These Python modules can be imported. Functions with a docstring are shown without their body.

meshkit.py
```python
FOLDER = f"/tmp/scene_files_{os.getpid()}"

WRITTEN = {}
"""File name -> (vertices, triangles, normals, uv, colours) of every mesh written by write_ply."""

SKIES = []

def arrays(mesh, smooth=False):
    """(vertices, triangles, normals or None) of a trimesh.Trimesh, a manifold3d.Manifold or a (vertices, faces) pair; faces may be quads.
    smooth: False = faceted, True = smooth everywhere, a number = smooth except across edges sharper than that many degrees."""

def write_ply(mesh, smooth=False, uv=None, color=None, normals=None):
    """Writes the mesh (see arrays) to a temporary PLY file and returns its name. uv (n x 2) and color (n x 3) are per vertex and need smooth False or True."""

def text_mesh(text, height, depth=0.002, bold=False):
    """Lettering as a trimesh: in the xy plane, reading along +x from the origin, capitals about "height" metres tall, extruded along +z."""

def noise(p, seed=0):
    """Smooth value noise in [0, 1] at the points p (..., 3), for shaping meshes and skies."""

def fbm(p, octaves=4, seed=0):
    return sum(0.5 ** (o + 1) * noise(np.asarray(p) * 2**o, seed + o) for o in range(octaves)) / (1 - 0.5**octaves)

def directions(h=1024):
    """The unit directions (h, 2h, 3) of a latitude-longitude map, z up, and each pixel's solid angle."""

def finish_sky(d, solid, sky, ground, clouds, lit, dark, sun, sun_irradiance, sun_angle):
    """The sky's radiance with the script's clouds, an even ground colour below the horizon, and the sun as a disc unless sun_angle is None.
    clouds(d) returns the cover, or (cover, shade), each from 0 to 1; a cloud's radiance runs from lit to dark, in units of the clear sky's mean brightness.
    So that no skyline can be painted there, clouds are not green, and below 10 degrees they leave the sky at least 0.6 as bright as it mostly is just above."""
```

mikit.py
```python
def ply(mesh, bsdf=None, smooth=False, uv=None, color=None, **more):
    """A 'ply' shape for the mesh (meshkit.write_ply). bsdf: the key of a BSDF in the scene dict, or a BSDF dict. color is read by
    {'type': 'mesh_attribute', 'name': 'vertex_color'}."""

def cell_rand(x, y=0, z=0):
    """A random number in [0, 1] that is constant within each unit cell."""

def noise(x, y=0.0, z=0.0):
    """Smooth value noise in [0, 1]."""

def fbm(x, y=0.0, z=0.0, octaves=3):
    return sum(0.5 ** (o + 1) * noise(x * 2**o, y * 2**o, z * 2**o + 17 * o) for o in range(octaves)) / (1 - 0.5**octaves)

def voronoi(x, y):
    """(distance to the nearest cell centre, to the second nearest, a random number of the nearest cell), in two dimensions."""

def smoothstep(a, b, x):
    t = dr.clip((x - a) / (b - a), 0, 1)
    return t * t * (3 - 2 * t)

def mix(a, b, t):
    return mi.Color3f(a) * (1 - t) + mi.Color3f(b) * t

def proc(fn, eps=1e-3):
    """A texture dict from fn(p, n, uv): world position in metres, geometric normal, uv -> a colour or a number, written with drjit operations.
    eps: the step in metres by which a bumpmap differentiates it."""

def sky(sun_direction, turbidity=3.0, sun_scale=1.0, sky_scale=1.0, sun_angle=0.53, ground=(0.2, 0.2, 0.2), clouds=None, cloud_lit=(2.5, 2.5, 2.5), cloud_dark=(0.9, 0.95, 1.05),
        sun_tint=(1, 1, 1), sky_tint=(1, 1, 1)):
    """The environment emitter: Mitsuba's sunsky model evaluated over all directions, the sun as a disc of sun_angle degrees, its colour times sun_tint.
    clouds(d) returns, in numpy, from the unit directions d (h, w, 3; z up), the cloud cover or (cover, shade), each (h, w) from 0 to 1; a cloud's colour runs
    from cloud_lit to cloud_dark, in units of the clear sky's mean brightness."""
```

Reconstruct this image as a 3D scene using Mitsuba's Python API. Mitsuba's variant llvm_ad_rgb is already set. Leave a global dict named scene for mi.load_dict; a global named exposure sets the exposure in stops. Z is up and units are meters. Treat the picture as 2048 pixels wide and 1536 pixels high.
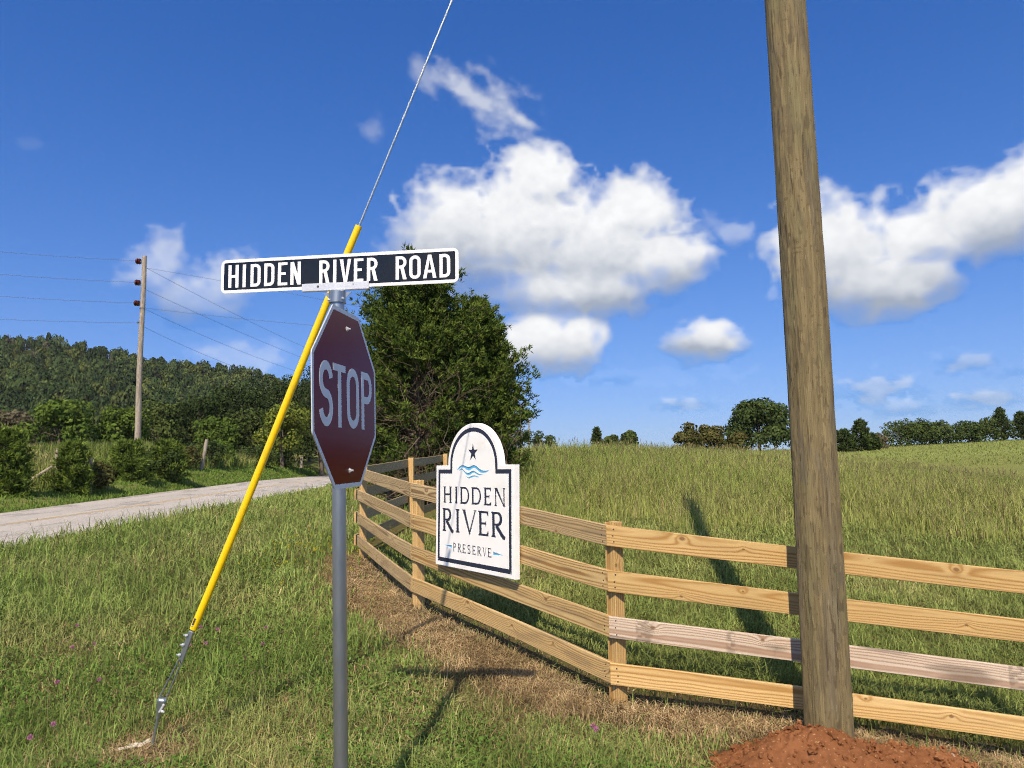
import math, numpy as np, trimesh, mitsuba as mi, drjit as dr, mikit, meshkit, manifold3d
from mikit import proc, noise, fbm, cell_rand, smoothstep, mix
from shapely.geometry import Polygon, LineString, box, Point
from shapely import union_all, affinity
from scipy.interpolate import RBFInterpolator, RegularGridInterpolator

T = mi.ScalarTransform4f
scene, labels = {}, {}
PI = math.pi

# ---------------------------------------------------------------- camera, sky, exposure
EYE = np.array([0.0, 0.0, 1.65])
TH, RO = math.atan(160 / 1480), 0.016
_f = np.array([0, math.cos(TH), math.sin(TH)])
_u = math.cos(RO) * np.array([0, -math.sin(TH), math.cos(TH)]) + math.sin(RO) * np.array([1.0, 0, 0])
scene['camera'] = {'type': 'perspective', 'fov': math.degrees(2 * math.atan(1024 / 1480)), 'fov_axis': 'x',
                   'near_clip': 0.05, 'far_clip': 5000.0,
                   'to_world': T().look_at(origin=EYE.tolist(), target=(EYE + _f).tolist(), up=_u.tolist())}
exposure = 2.0
SUN = np.array([-0.15, -1.0, 0.97])


def clouds(d):
    az = np.degrees(np.arctan2(d[..., 0], d[..., 1]))
    el = np.degrees(np.arcsin(np.clip(d[..., 2], -1, 1)))
    o = 0 * az
    # (azimuth, elevation of the centre, half width, half height, flat base, density)
    heaps = [(1.0, 18.0, 8.0, 5.2, 11.4, 1.0), (7.6, 16.5, 7.2, 4.4, 11.2, 1.0), (-4.4, 17.8, 4.6, 4.8, 12.8, 1.0), (2.2, 21.9, 3.2, 2.9, 14, 1.0), (9.5, 19.0, 3.6, 3.0, 12, 1.0), (12.2, 15.2, 4.0, 2.4, 11.8, 1.0), (5.0, 13.2, 7.0, 2.2, 10.9, 1.0),
             (2.4, 9.3, 3.8, 2.6, 6.0, 1.0), (5.0, 9.2, 2.6, 2.5, 6.0, 1.0), (15.2, 8.9, 2.8, 1.6, 7.2, 1.0),
             (24.4, 14.6, 4.9, 4.2, 9.4, 1.0), (27.4, 12.0, 4.4, 3.0, 9.2, 1.0), (33.6, 15.8, 4.6, 3.0, 12.0, 1.0), (29.8, 15.2, 3.6, 2.6, 11.0, 1.0), (40, 17.0, 6.0, 3.6, 13, 1.0), (36.5, 17.6, 3.0, 2.4, 13, 1.0),
             (-25.6, 14.2, 2.2, 2.6, 9.8, .58), (-20.8, 13.8, 2.4, 2.4, 9.8, .60), (-23.2, 12.8, 3.6, 2.6, 9.2, .62), (-20.6, 8.2, 3.6, 1.3, 5.2, .42), (-38.0, 12.6, 2.0, 1.4, 9.0, .35),
             (17.6, 16.4, 1.5, 1.3, 14.6, .42), (19.4, 12.2, .9, .7, 11, .3)]
    flats = [(26.2, 4.7, 3.2, 1.5, .50), (27.8, 3.4, 2.6, .7, .42), (32.6, 3.8, 2.6, .8, .55), (13.0, 4.3, 2.3, .6, .45), (31.8, 6.2, 1.9, .8, .45), (32.8, 12.9, 1.6, .9, .28), (36.5, 5.5, 3.5, .5, .25), (8.0, 6.4, 3.0, .5, .14)]

    def field(az, el):
        w1 = meshkit.fbm(np.stack([az * .26, el * .32, o + 3], -1), 3, 3) - .5
        w2 = meshkit.fbm(np.stack([az * .26, el * .32, o + 8], -1), 3, 9) - .5
        A, L = az + 2.6 * w1, el + 2.0 * w2
        b = np.abs(2 * meshkit.noise(np.stack([A * .50, L * .64, o], -1), 21) - 1) * .62 + np.abs(2 * meshkit.noise(np.stack([A * 1.05, L * 1.3, o], -1), 22) - 1) * .26
        f = meshkit.fbm(np.stack([az * 1.5, el * 1.9, o], -1), 6, 33) - .5
        D, K = np.full(az.shape, -2.0), np.zeros_like(az)
        for a, e, ra, re, base, k in heaps:
            r = np.sqrt(((A - a) / ra) ** 2 + ((L - e) / re) ** 2)
            v = 1 - r - np.clip((base - L) / (.42 * re), 0, 3) * .9
            K = np.where(v > D, k, K); D = np.maximum(D, v)
        return D * 1.05 - .60 * (b - .32), K, f
    D, K, f = field(az, el)
    up, _, _ = field(az - .5, el + 1.1)
    w = 2 * (meshkit.fbm(np.stack([az * .45, el * .55, o + 5], -1), 4, 13) - .5)
    low, tot = np.zeros_like(az), np.full(az.shape, 1e-9)
    for a, e, ra, re, base, k in heaps:
        g = np.exp(-5 * np.sqrt(((az - a) / ra) ** 2 + ((el - e) / re) ** 2))
        low += g * np.clip((base + 1.55 * re - el - 1.2 * w) / (re * 1.5), 0, 1)
        tot += g
    low = low / tot * np.clip(D * 2 + 1, 0, 1)
    edge = .50 + .45 * low
    cover = K * np.clip((D + .42 * f * (1 - .4 * low) + .07 + .24 * low) / edge, 0, 1) ** .85
    thin = np.clip((.97 - K) / .3, 0, 1)
    cover = cover * (1 - thin * .45 * np.clip(.5 - 1.6 * f, 0, 1))
    rel = np.clip((up - D) * 1.0 + .16, 0, 1)
    shade = np.clip(.40 * rel * (1 - low) + 1.5 * low ** 1.35 + .32 * f + .16 * w + .07, 0, 1)
    wisp = meshkit.fbm(np.stack([az * .42 - el * .25, el * .8 + az * .34, o], -1), 6, 41)
    for a, e, ra, re, k, sl in [(-1.6, 27.0, 6.4, 2.2, .66, -.42), (-6.8, 28.8, 2.2, 1.8, .34, -.9), (.8, 26.0, 2.6, 1.5, .80, -.5), (-10.6, 25.2, 1.4, 1.3, .22, .2), (-9.5, 15.4, 3.2, 2.2, .5, .1), (3.4, 23.8, 2.2, 1.0, .6, -.5), (14.6, 16.6, 2.8, 1.7, .42, .1), (-34, 20.8, 1.2, .6, .08, .2), (9, 6.5, 8, .7, .12, 0)]:
        y = (el - e) - sl * (az - a)
        u = np.clip(1 - np.sqrt(((az - a) / ra) ** 2 + (y / re) ** 2), -1, 1)
        ci = k * np.clip((u * 1.3 + 2.8 * (wisp - .52)) / 1.1, 0, 1) ** 1.15
        shade = np.where(ci > cover, .20 + .3 * (1 - np.clip(wisp * 1.4, 0, 1)), shade)
        cover = np.maximum(cover, ci)
    for a, e, ra, re, k in flats:
        u = np.clip(1 - np.sqrt(((az - a) / ra) ** 2 + ((el - e) / re) ** 2), -1, 1)
        n = meshkit.fbm(np.stack([az * 1.1, el * 2.2, o + a], -1), 6, 61) - .5
        ci = k * np.clip((u + 1.9 * n) / .55, 0, 1)
        sh = np.clip(.85 - .5 * np.clip((el - e) / re + .3, 0, 1) - 1.0 * n, .1, 1)
        shade = np.where(ci > cover, sh, shade)
        cover = np.maximum(cover, ci)
    # the same fair-weather heaps go on over the rest of the sky
    q = np.stack([d[..., 0], d[..., 1], o], -1) / (np.maximum(d[..., 2], 0) + .16)[..., None]
    far = np.clip((meshkit.fbm(q * 1.3 + 5, 5, 77) - .60) / .08, 0, 1) * np.clip((el - 4) / 8, 0, 1)
    out = np.clip((np.abs(az) - 44) / 8, 0, 1)
    out = np.maximum(out, np.clip((el - 36) / 6, 0, 1)) * np.clip((72 - el) / 10, 0, 1)
    far = far * out * .9
    shade = np.where(far > cover, .35, shade)
    cover = np.maximum(cover, far)
    # thin haze low down all round
    haze = .46 * np.exp(-np.clip(el, 0, 90) / 7.5)
    shade = np.where(cover < .02, .45, shade)
    return np.clip(np.maximum(cover, haze), 0, 1), np.clip(shade, 0, 1)


scene['sky'] = mikit.sky(SUN.tolist(), turbidity=3.0, clouds=clouds, ground=(0.13, 0.15, 0.07), cloud_lit=(3.9, 3.92, 3.95), cloud_dark=(1.45, 1.68, 2.1), sun_tint=(0.97, 1.0, 1.05), sky_tint=(0.22, 0.55, 1.10))

# ---------------------------------------------------------------- helpers


def put(key, mesh, bsdf, smooth=False, uv=None, color=None):
    k, n = key, 0
    while k in scene:
        n += 1
        k = f'{key}_{n:03d}'
    scene[k] = mikit.ply(mesh, bsdf, smooth=smooth, uv=uv, color=color)
    return k


def name(base):
    """A key for a thing that no entry or label uses yet."""
    k, n = base, 0
    while k in labels or k in scene or any(s.startswith(k + '__') for s in scene):
        n += 1
        k = f'{base}_{n:03d}'
    return k


def tag(key, label=None, category=None, group=None, kind=None):
    labels[key] = {a: b for a, b in (('label', label), ('category', category), ('group', group), ('kind', kind)) if b}
    return key


def join(ms):
    vs, fs, n = [], [], 0
    for m in ms:
        v, f = (np.asarray(m.vertices), np.asarray(m.faces)) if hasattr(m, 'vertices') else (np.asarray(m[0]), np.asarray(m[1]))
        vs.append(v); fs.append(f + n); n += len(v)
    return np.vstack(vs), np.vstack(fs)


def unit(v):
    v = np.asarray(v, float)
    return v / np.maximum(np.linalg.norm(v, axis=-1, keepdims=True), 1e-9)


def tube(path, radius, n=8, caps=True):
    p = np.asarray(path, float)
    r = np.broadcast_to(np.asarray(radius, float), len(p))
    t = unit(np.gradient(p, axis=0))
    a = np.array([0, 0, 1.0]) if abs(t[0, 2]) < 0.9 else np.array([1.0, 0, 0])
    rings = []
    x = unit(np.cross(a, t[0]))
    for i in range(len(p)):
        x = unit(x - t[i] * (x @ t[i]))
        y = np.cross(t[i], x)
        th = np.arange(n) * 2 * PI / n
        rings.append(p[i] + r[i] * (np.cos(th)[:, None] * x + np.sin(th)[:, None] * y))
    v = np.vstack(rings)
    f = []
    for i in range(len(p) - 1):
        for j in range(n):
            a0, b0 = i * n + j, i * n + (j + 1) % n
            f += [[a0, b0, b0 + n], [a0, b0 + n, a0 + n]]
    if caps:
        v = np.vstack([v, p[:1], p[-1:]])
        c0, c1, m = len(v) - 2, len(v) - 1, (len(p) - 1) * n
        for j in range(n):
            f += [[c0, (j + 1) % n, j], [c1, m + j, m + (j + 1) % n]]
    return v, np.array(f)


def lathe(profile, origin, axis, n=24):
    """Rings (distance along axis, radius)."""
    axis = unit(axis)
    x = unit(np.cross([0.3, 0.2, 0.9], axis)); y = np.cross(axis, x)
    th = np.arange(n) * 2 * PI / n
    ring = np.cos(th)[:, None] * x + np.sin(th)[:, None] * y
    v = np.vstack([np.asarray(origin) + a * axis + max(r, 1e-4) * ring for a, r in profile])
    f = []
    for i in range(len(profile) - 1):
        for j in range(n):
            a0, b0 = i * n + j, i * n + (j + 1) % n
            f += [[a0, b0, b0 + n], [a0, b0 + n, a0 + n]]
    return v, np.array(f)


def cbox(size, centre, ex=(1, 0, 0), ey=(0, 1, 0), ch=0.002):
    """A box with chamfered edges."""
    s = np.asarray(size, float) / 2
    c = min(ch, s.min() * 0.5)
    pts = []
    for a in (-1, 1):
        for b in (-1, 1):
            for g in (-1, 1):
                for k in range(3):
                    q = s.copy() - c
                    q[k] += c
                    pts.append(q * (a, b, g))
    h = trimesh.convex.convex_hull(np.array(pts))
    ex, ey = unit(ex), unit(ey)
    M = np.stack([ex, ey, np.cross(ex, ey)], 1)
    return h.vertices @ M.T + np.asarray(centre), h.faces


def extrude(poly, h, origin, ex, ey, ez, z0=0.0):
    ms = []
    for g in getattr(poly, 'geoms', [poly]):
        if g.geom_type == 'Polygon' and g.area > 1e-9:
            m = trimesh.creation.extrude_polygon(g, h, engine='earcut')
            ms.append((m.vertices + [0, 0, z0], m.faces))
    v, f = join(ms)
    M = np.stack([ex, ey, ez], 1)
    if np.linalg.det(M) < 0:
        f = f[:, ::-1]
    return v @ M.T + np.asarray(origin), f


# ---------------------------------------------------------------- materials
def two(d):
    return {'type': 'twosided', 'bsdf': d}


VC = {'type': 'mesh_attribute', 'name': 'vertex_color'}
scene['m_grass'] = {'type': 'principledthin', 'base_color': VC, 'roughness': 0.55, 'diff_trans': 0.4, 'spec_trans': 0.0, 'eta': 1.35}
scene['m_leaf'] = {'type': 'principledthin', 'base_color': VC, 'roughness': 0.5, 'diff_trans': 0.4, 'spec_trans': 0.0, 'eta': 1.38}
scene['m_paint'] = two({'type': 'diffuse', 'reflectance': VC})


def wood_fn(p, n, uv):
    k = dr.floor(uv.y / 10)
    v = uv.y - 10 * k
    b = dr.floor(uv.x / 20)
    u = uv.x - 20 * b
    r1, r2, r3 = cell_rand(b, 1), cell_rand(b, 2), cell_rand(b, 3)
    # nearest knots
    bump, core = mi.Float(0), mi.Float(0)
    for o in (-1, 0, 1):
        c = dr.floor(u / 0.62) + o
        ku = (c + 0.15 + 0.7 * cell_rand(c, b, 4)) * 0.62
        kv = 0.005 + 0.13 * cell_rand(c, b, 5)
        on = dr.select(cell_rand(c, b, 6) < 0.58, 1.0, 0.0)
        size = 0.25 + 1.15 * dr.square(cell_rand(c, b, 7))
        du, dv = (u - ku) / 1.5, v - kv
        d2 = du * du + dv * dv
        bump += on * 0.020 * size * dr.exp(-d2 / (0.0011 * size)) + on * 0.008 * dr.exp(-(du * du / 0.02 + dv * dv / 0.0006))
        core = dr.maximum(core, on * smoothstep(0.017 * size, 0.006 * size, dr.sqrt(d2)))
    wob = 0.030 * (noise(u * 1.1 + 31 * b, v * 5) - 0.5) + 0.010 * (noise(u * 5 + 7 * b, v * 18) - 0.5)
    depth = 0.006 + 0.05 * noise(u * 0.45 + 13 * b, 3.3)
    r = dr.sqrt(dr.square(v - 0.02 - 0.11 * r1 + wob) + dr.square(depth)) + bump
    ring = 0.5 + 0.5 * dr.sin(2 * PI * r / (0.0105 + 0.006 * r2))
    ring = dr.power(ring, 2.2)
    fine = fbm(u * 9 + 3 * b, v * 420, 0.0, 3)
    tone = noise(u * 0.8 + 5 * b, v * 9)
    early = dr.select(k < 0.5, mix((0.63, 0.43, 0.18), (0.72, 0.51, 0.235), tone), dr.select(k < 1.5, mix((0.47, 0.345, 0.18), (0.55, 0.42, 0.235), tone), dr.select(k < 2.5, mix((0.68, 0.57, 0.45), (0.80, 0.69, 0.56), tone), mix((0.57, 0.40, 0.18), (0.66, 0.49, 0.24), tone))))
    late = dr.select(k < 0.5, mi.Color3f(0.42, 0.22, 0.062), dr.select(k < 1.5, mi.Color3f(0.19, 0.115, 0.05), dr.select(k < 2.5, mi.Color3f(0.43, 0.27, 0.18), mi.Color3f(0.32, 0.175, 0.06))))
    c = mix(early, late, dr.clip((0.75 + 0.35 * noise(u * 1.7 + b, v * 6)) * ring, 0, 1))
    c *= 0.84 + 0.32 * fine
    stain = smoothstep(0.60, 0.78, fbm(u * 2.2 + 9 * b, v * 14, 1.0)) * dr.select((k > 1.5) & (k < 2.5), 0.55, dr.select(k > 0.5, 0.35, 0.10))
    band = dr.select((k > 1.5) & (k < 2.5), smoothstep(0.71, 0.80, noise(u * 7.0 + 3 * b, v * 1.3)) * 0.45 * smoothstep(0.3, 0.6, noise(u * 40, v * 60)), 0.0)
    c = mix(c, mi.Color3f(0.13, 0.095, 0.07), dr.clip(stain + band, 0, 0.8))
    c = mix(c, mi.Color3f(0.19, 0.085, 0.03), core * 0.8)
    return c * (0.78 + 0.16 * r3)


scene['m_wood'] = two({'type': 'principled', 'base_color': proc(wood_fn), 'roughness': 0.62, 'specular': 0.3})

POLE = (1.862, 4.62)


def pole_fn(p, n, uv):
    z = p.z
    th = dr.atan2(p.y - POLE[1], p.x - POLE[0]) + 0.10 * (noise(z * 2.3, 4.0) - 0.5) + 0.05 * (noise(z * 9, p.x * 8) - 0.5)
    a = noise(th * 9, z * 1.1)
    s = fbm(th * 26, z * 2.0, 0.0, 4)
    f = fbm(th * 90, z * 7.0, 3.0, 3)
    blot = fbm(th * 1.6, z * 2.6, 9.0, 3)
    c = mix((0.155, 0.120, 0.060), (0.215, 0.174, 0.090), smoothstep(0.2, 0.8, 0.5 * s + 0.3 * a + 0.2 * f))
    c = mix(c, mi.Color3f(0.16, 0.150, 0.075), 0.5 * smoothstep(0.45, 0.75, blot))
    c = mix(c, mi.Color3f(0.115, 0.100, 0.080), 0.4 * smoothstep(0.54, 0.68, fbm(th * 2.3 + 4, z * 3.1, 2.0, 4)))
    chip = fbm(th * 7, z * 5.5, 6.0, 4)
    c = c * (0.90 + 0.22 * smoothstep(0.38, 0.62, chip))
    c *= 0.84 + 0.32 * f
    c = mix(c, mi.Color3f(0.10, 0.080, 0.055), 0.35 * smoothstep(0.60, 0.66, fbm(th * 5 + 3, z * 8.0, 8.0, 3)))
    crack = smoothstep(0.022, 0.006, dr.abs(noise(th * 6.5, z * 0.45) - 0.5)) * smoothstep(0.38, 0.5, noise(th * 3, z * 1.7, 5.0))
    knot = smoothstep(0.80, 0.88, noise(th * 7 + 40, z * 9))
    tm = dr.atan2(p.y - POLE[1], p.x - POLE[0]) + 2.18
    mark = dr.exp(-dr.square(tm / 0.16) - dr.square((z - 3.01) / 0.018)) + 0.8 * dr.select(dr.abs(tm - 0.05) < 0.2, dr.exp(-dr.square((z - 2.965) / 0.006)) + dr.exp(-dr.square((z - 2.935) / 0.006)), 0.0)
    knot = dr.maximum(knot, mark)
    nick = smoothstep(0.80, 0.86, noise(th * 11 + 9, z * 34, 2.0))
    c = mix(c, mi.Color3f(0.045, 0.032, 0.02), dr.clip(crack * 0.85 + 0.5 * knot, 0, 0.9))
    c = mix(c, mi.Color3f(0.10, 0.07, 0.035), 0.5 * nick)
    return mix(c, mi.Color3f(0.34, 0.27, 0.14), 0.45 * smoothstep(0.90, 0.95, noise(th * 15 + 90, z * 10, 7.0)))


def pole_h(p, n, uv):
    th = dr.atan2(p.y - POLE[1], p.x - POLE[0])
    return fbm(th * 24, p.z * 2.0, 0.0, 4) + 0.4 * fbm(th * 80, p.z * 8, 2.0, 2) + 0.9 * smoothstep(0.42, 0.58, fbm(th * 7, p.z * 5.5, 6.0, 3))


scene['m_pole'] = two({'type': 'bumpmap', 'arbitrary': proc(pole_h, 0.002), 'scale': 0.0035, 'bsdf': {'type': 'principled', 'base_color': proc(pole_fn), 'roughness': 0.75, 'specular': 0.25}})


def old_fn(p, n, uv):
    s = fbm(p.x * 9 + p.y * 9, p.z * 0.9, 0.0, 4)
    t = fbm(p.x * 30 + p.y * 30, p.z * 4, 4.0, 3)
    c = mix((0.25, 0.21, 0.165), (0.44, 0.39, 0.32), s)
    c = mix(c, mi.Color3f(0.15, 0.12, 0.09), 0.6 * smoothstep(0.58, 0.7, t))
    return mix(c, mi.Color3f(0.55, 0.52, 0.46), 0.35 * smoothstep(0.55, 0.7, fbm(p.x * 14, p.y * 14, p.z * 7)))


scene['m_oldwood'] = two({'type': 'diffuse', 'reflectance': proc(old_fn)})


def bark_fn(p, n, uv):
    return mix((0.085, 0.065, 0.045), (0.21, 0.17, 0.13), fbm(p.x * 22, p.y * 22, p.z * 7))


scene['m_bark'] = two({'type': 'diffuse', 'reflectance': proc(bark_fn)})


def ground_fn(p, n, uv):
    a = fbm(p.x * 1.3, p.y * 1.3, 0.0, 4)
    b = fbm(p.x * 17, p.y * 17, 1.0, 4)
    c = mix((0.075, 0.050, 0.028), (0.13, 0.105, 0.048), a)
    c = mix(c, mi.Color3f(0.085, 0.10, 0.03), smoothstep(0.4, 0.7, b) * 0.7)
    field = mix((0.21, 0.22, 0.075), (0.16, 0.19, 0.055), fbm(p.x * 0.35, p.y * 0.35, 2.0, 4))
    field = mix(field, mi.Color3f(0.21, 0.20, 0.075), 0.5 * smoothstep(0.5, 0.75, fbm(p.x * 2.1, p.y * 0.7, 7.0, 3)))
    c = mix(c, field, smoothstep(10, 24, p.y))
    hilly = mix((0.19, 0.235, 0.066), (0.23, 0.25, 0.085), fbm(p.x * 0.25, p.y * 0.25, 5.0, 4))
    return mix(c, hilly, smoothstep(70, 86, p.y) * smoothstep(10, 26, p.x))


scene['m_ground'] = two({'type': 'diffuse', 'reflectance': proc(ground_fn)})


def road_fn(p, n, uv):
    s = uv.x
    g = fbm(p.x * 30, p.y * 30, 0.0, 3)
    big = fbm(s * 5, uv.y * 0.12, 3.0, 3)
    c = mix((0.40, 0.375, 0.34), (0.50, 0.47, 0.43), big)
    track = dr.exp(-dr.square((dr.abs(s - 0.5) - 0.26) / 0.06))
    c = mix(c, mi.Color3f(0.34, 0.32, 0.295), 0.3 * track)
    c = mix(c, mi.Color3f(0.25, 0.235, 0.22), 0.6 * smoothstep(0.60, 0.68, fbm(s * 16, uv.y * 0.5, 8.0, 4)))
    edge = smoothstep(0.05, 0.0, s) + smoothstep(0.95, 1.0, s)
    c = mix(c, mi.Color3f(0.27, 0.235, 0.18), 0.6 * edge)
    return c * (0.82 + 0.36 * g)


scene['m_road'] = two({'type': 'diffuse', 'reflectance': proc(road_fn)})


def line_fn(p, n, uv):
    w = smoothstep(0.35, 0.62, fbm(p.x * 7, p.y * 7, 0.0, 4))
    return mix((0.60, 0.42, 0.16), (0.46, 0.41, 0.34), w)


scene['m_line'] = two({'type': 'diffuse', 'reflectance': proc(line_fn)})


def galv_fn(p, n, uv):
    s = fbm(p.x * 60, p.y * 60, p.z * 12, 3)
    t = noise(p.x * 14, p.y * 14, p.z * 2.2)
    return mix((0.28, 0.32, 0.345), (0.46, 0.50, 0.53), 0.55 * s + 0.45 * t)


scene['m_galv'] = two({'type': 'principled', 'base_color': proc(galv_fn), 'roughness': 0.36, 'metallic': 0.85, 'specular': 0.5})
scene['m_bright_steel'] = two({'type': 'principled', 'base_color': {'type': 'rgb', 'value': [0.66, 0.68, 0.71]}, 'roughness': 0.38, 'metallic': 0.45})
scene['m_dark_steel'] = two({'type': 'principled', 'base_color': {'type': 'rgb', 'value': [0.10, 0.105, 0.11]}, 'roughness': 0.45, 'metallic': 0.6})


def red_fn(p, n, uv):
    return mix((0.165, 0.003, 0.005), (0.185, 0.004, 0.006), noise(p.x * 3, p.y * 3, p.z * 160))


scene['m_sign_red'] = two({'type': 'principled', 'base_color': proc(red_fn), 'roughness': 0.18, 'specular': 0.06})
scene['m_sign_white'] = two({'type': 'principled', 'base_color': {'type': 'rgb', 'value': [0.70, 0.73, 0.76]}, 'roughness': 0.4, 'specular': 0.2})


def white_fn(p, n, uv):
    return mix((0.86, 0.86, 0.87), (0.80, 0.80, 0.80), noise(p.x * 9, p.y * 9, p.z * 30))


scene['m_reflective_white'] = two({'type': 'principled', 'base_color': proc(white_fn), 'roughness': 0.4, 'specular': 0.3})
scene['m_sign_black'] = two({'type': 'principled', 'base_color': {'type': 'rgb', 'value': [0.006, 0.0065, 0.008]}, 'roughness': 0.12, 'specular': 0.6})


def board_fn(p, n, uv):
    d = smoothstep(0.62, 0.76, fbm(p.x * 9 + p.y * 9, p.y * 4, p.z * 5, 4))
    return mix((0.86, 0.865, 0.87), (0.74, 0.73, 0.69), 0.45 * d)


scene['m_white_board'] = two({'type': 'principled', 'base_color': proc(board_fn), 'roughness': 0.55, 'specular': 0.25})


def flat(key, rgb, rough=0.5):
    scene[key] = two({'type': 'principled', 'base_color': {'type': 'rgb', 'value': list(rgb)}, 'roughness': rough, 'specular': 0.3})


flat('m_navy', (0.022, 0.027, 0.055), 0.45)
flat('m_wave_light', (0.13, 0.47, 0.80))
flat('m_wave_dark', (0.03, 0.19, 0.37))


def yellow_fn(p, n, uv):
    d = smoothstep(0.56, 0.74, fbm(p.x * 26, p.y * 26, p.z * 5, 4))
    return mix((0.86, 0.56, 0.006), (0.66, 0.43, 0.03), 0.5 * d)


scene['m_yellow'] = two({'type': 'principled', 'base_color': proc(yellow_fn), 'roughness': 0.30, 'specular': 0.4})
flat('m_insulator', (0.075, 0.014, 0.008), 0.12)
flat('m_wire', (0.10, 0.105, 0.115), 0.5)
flat('m_nail', (0.06, 0.05, 0.045), 0.5)
flat('m_paper', (0.52, 0.46, 0.37), 0.8)


def dirt_fn(p, n, uv):
    a = fbm(p.x * 5, p.y * 5, p.z * 5, 4)
    b = fbm(p.x * 38, p.y * 38, p.z * 38, 4)
    c = mix((0.130, 0.052, 0.022), (0.28, 0.122, 0.055), 0.45 * a + 0.55 * b)
    c = mix(c, mi.Color3f(0.30, 0.135, 0.060), 0.55 * smoothstep(0.2, 0.9, (p.x - 1.75) * 1.2 + (a - 0.5) * 1.5))
    return mix(c, mi.Color3f(0.42, 0.25, 0.12), 0.6 * smoothstep(0.80, 0.86, noise(p.x * 95, p.y * 95, p.z * 95)))


scene['m_dirt'] = two({'type': 'diffuse', 'reflectance': proc(dirt_fn)})


def hill_fn(p, n, uv):
    return mix((0.030, 0.042, 0.016), (0.055, 0.07, 0.024), fbm(p.x * 0.2, p.y * 0.2, p.z * 0.2))


scene['m_hill'] = two({'type': 'diffuse', 'reflectance': proc(hill_fn)})

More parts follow.
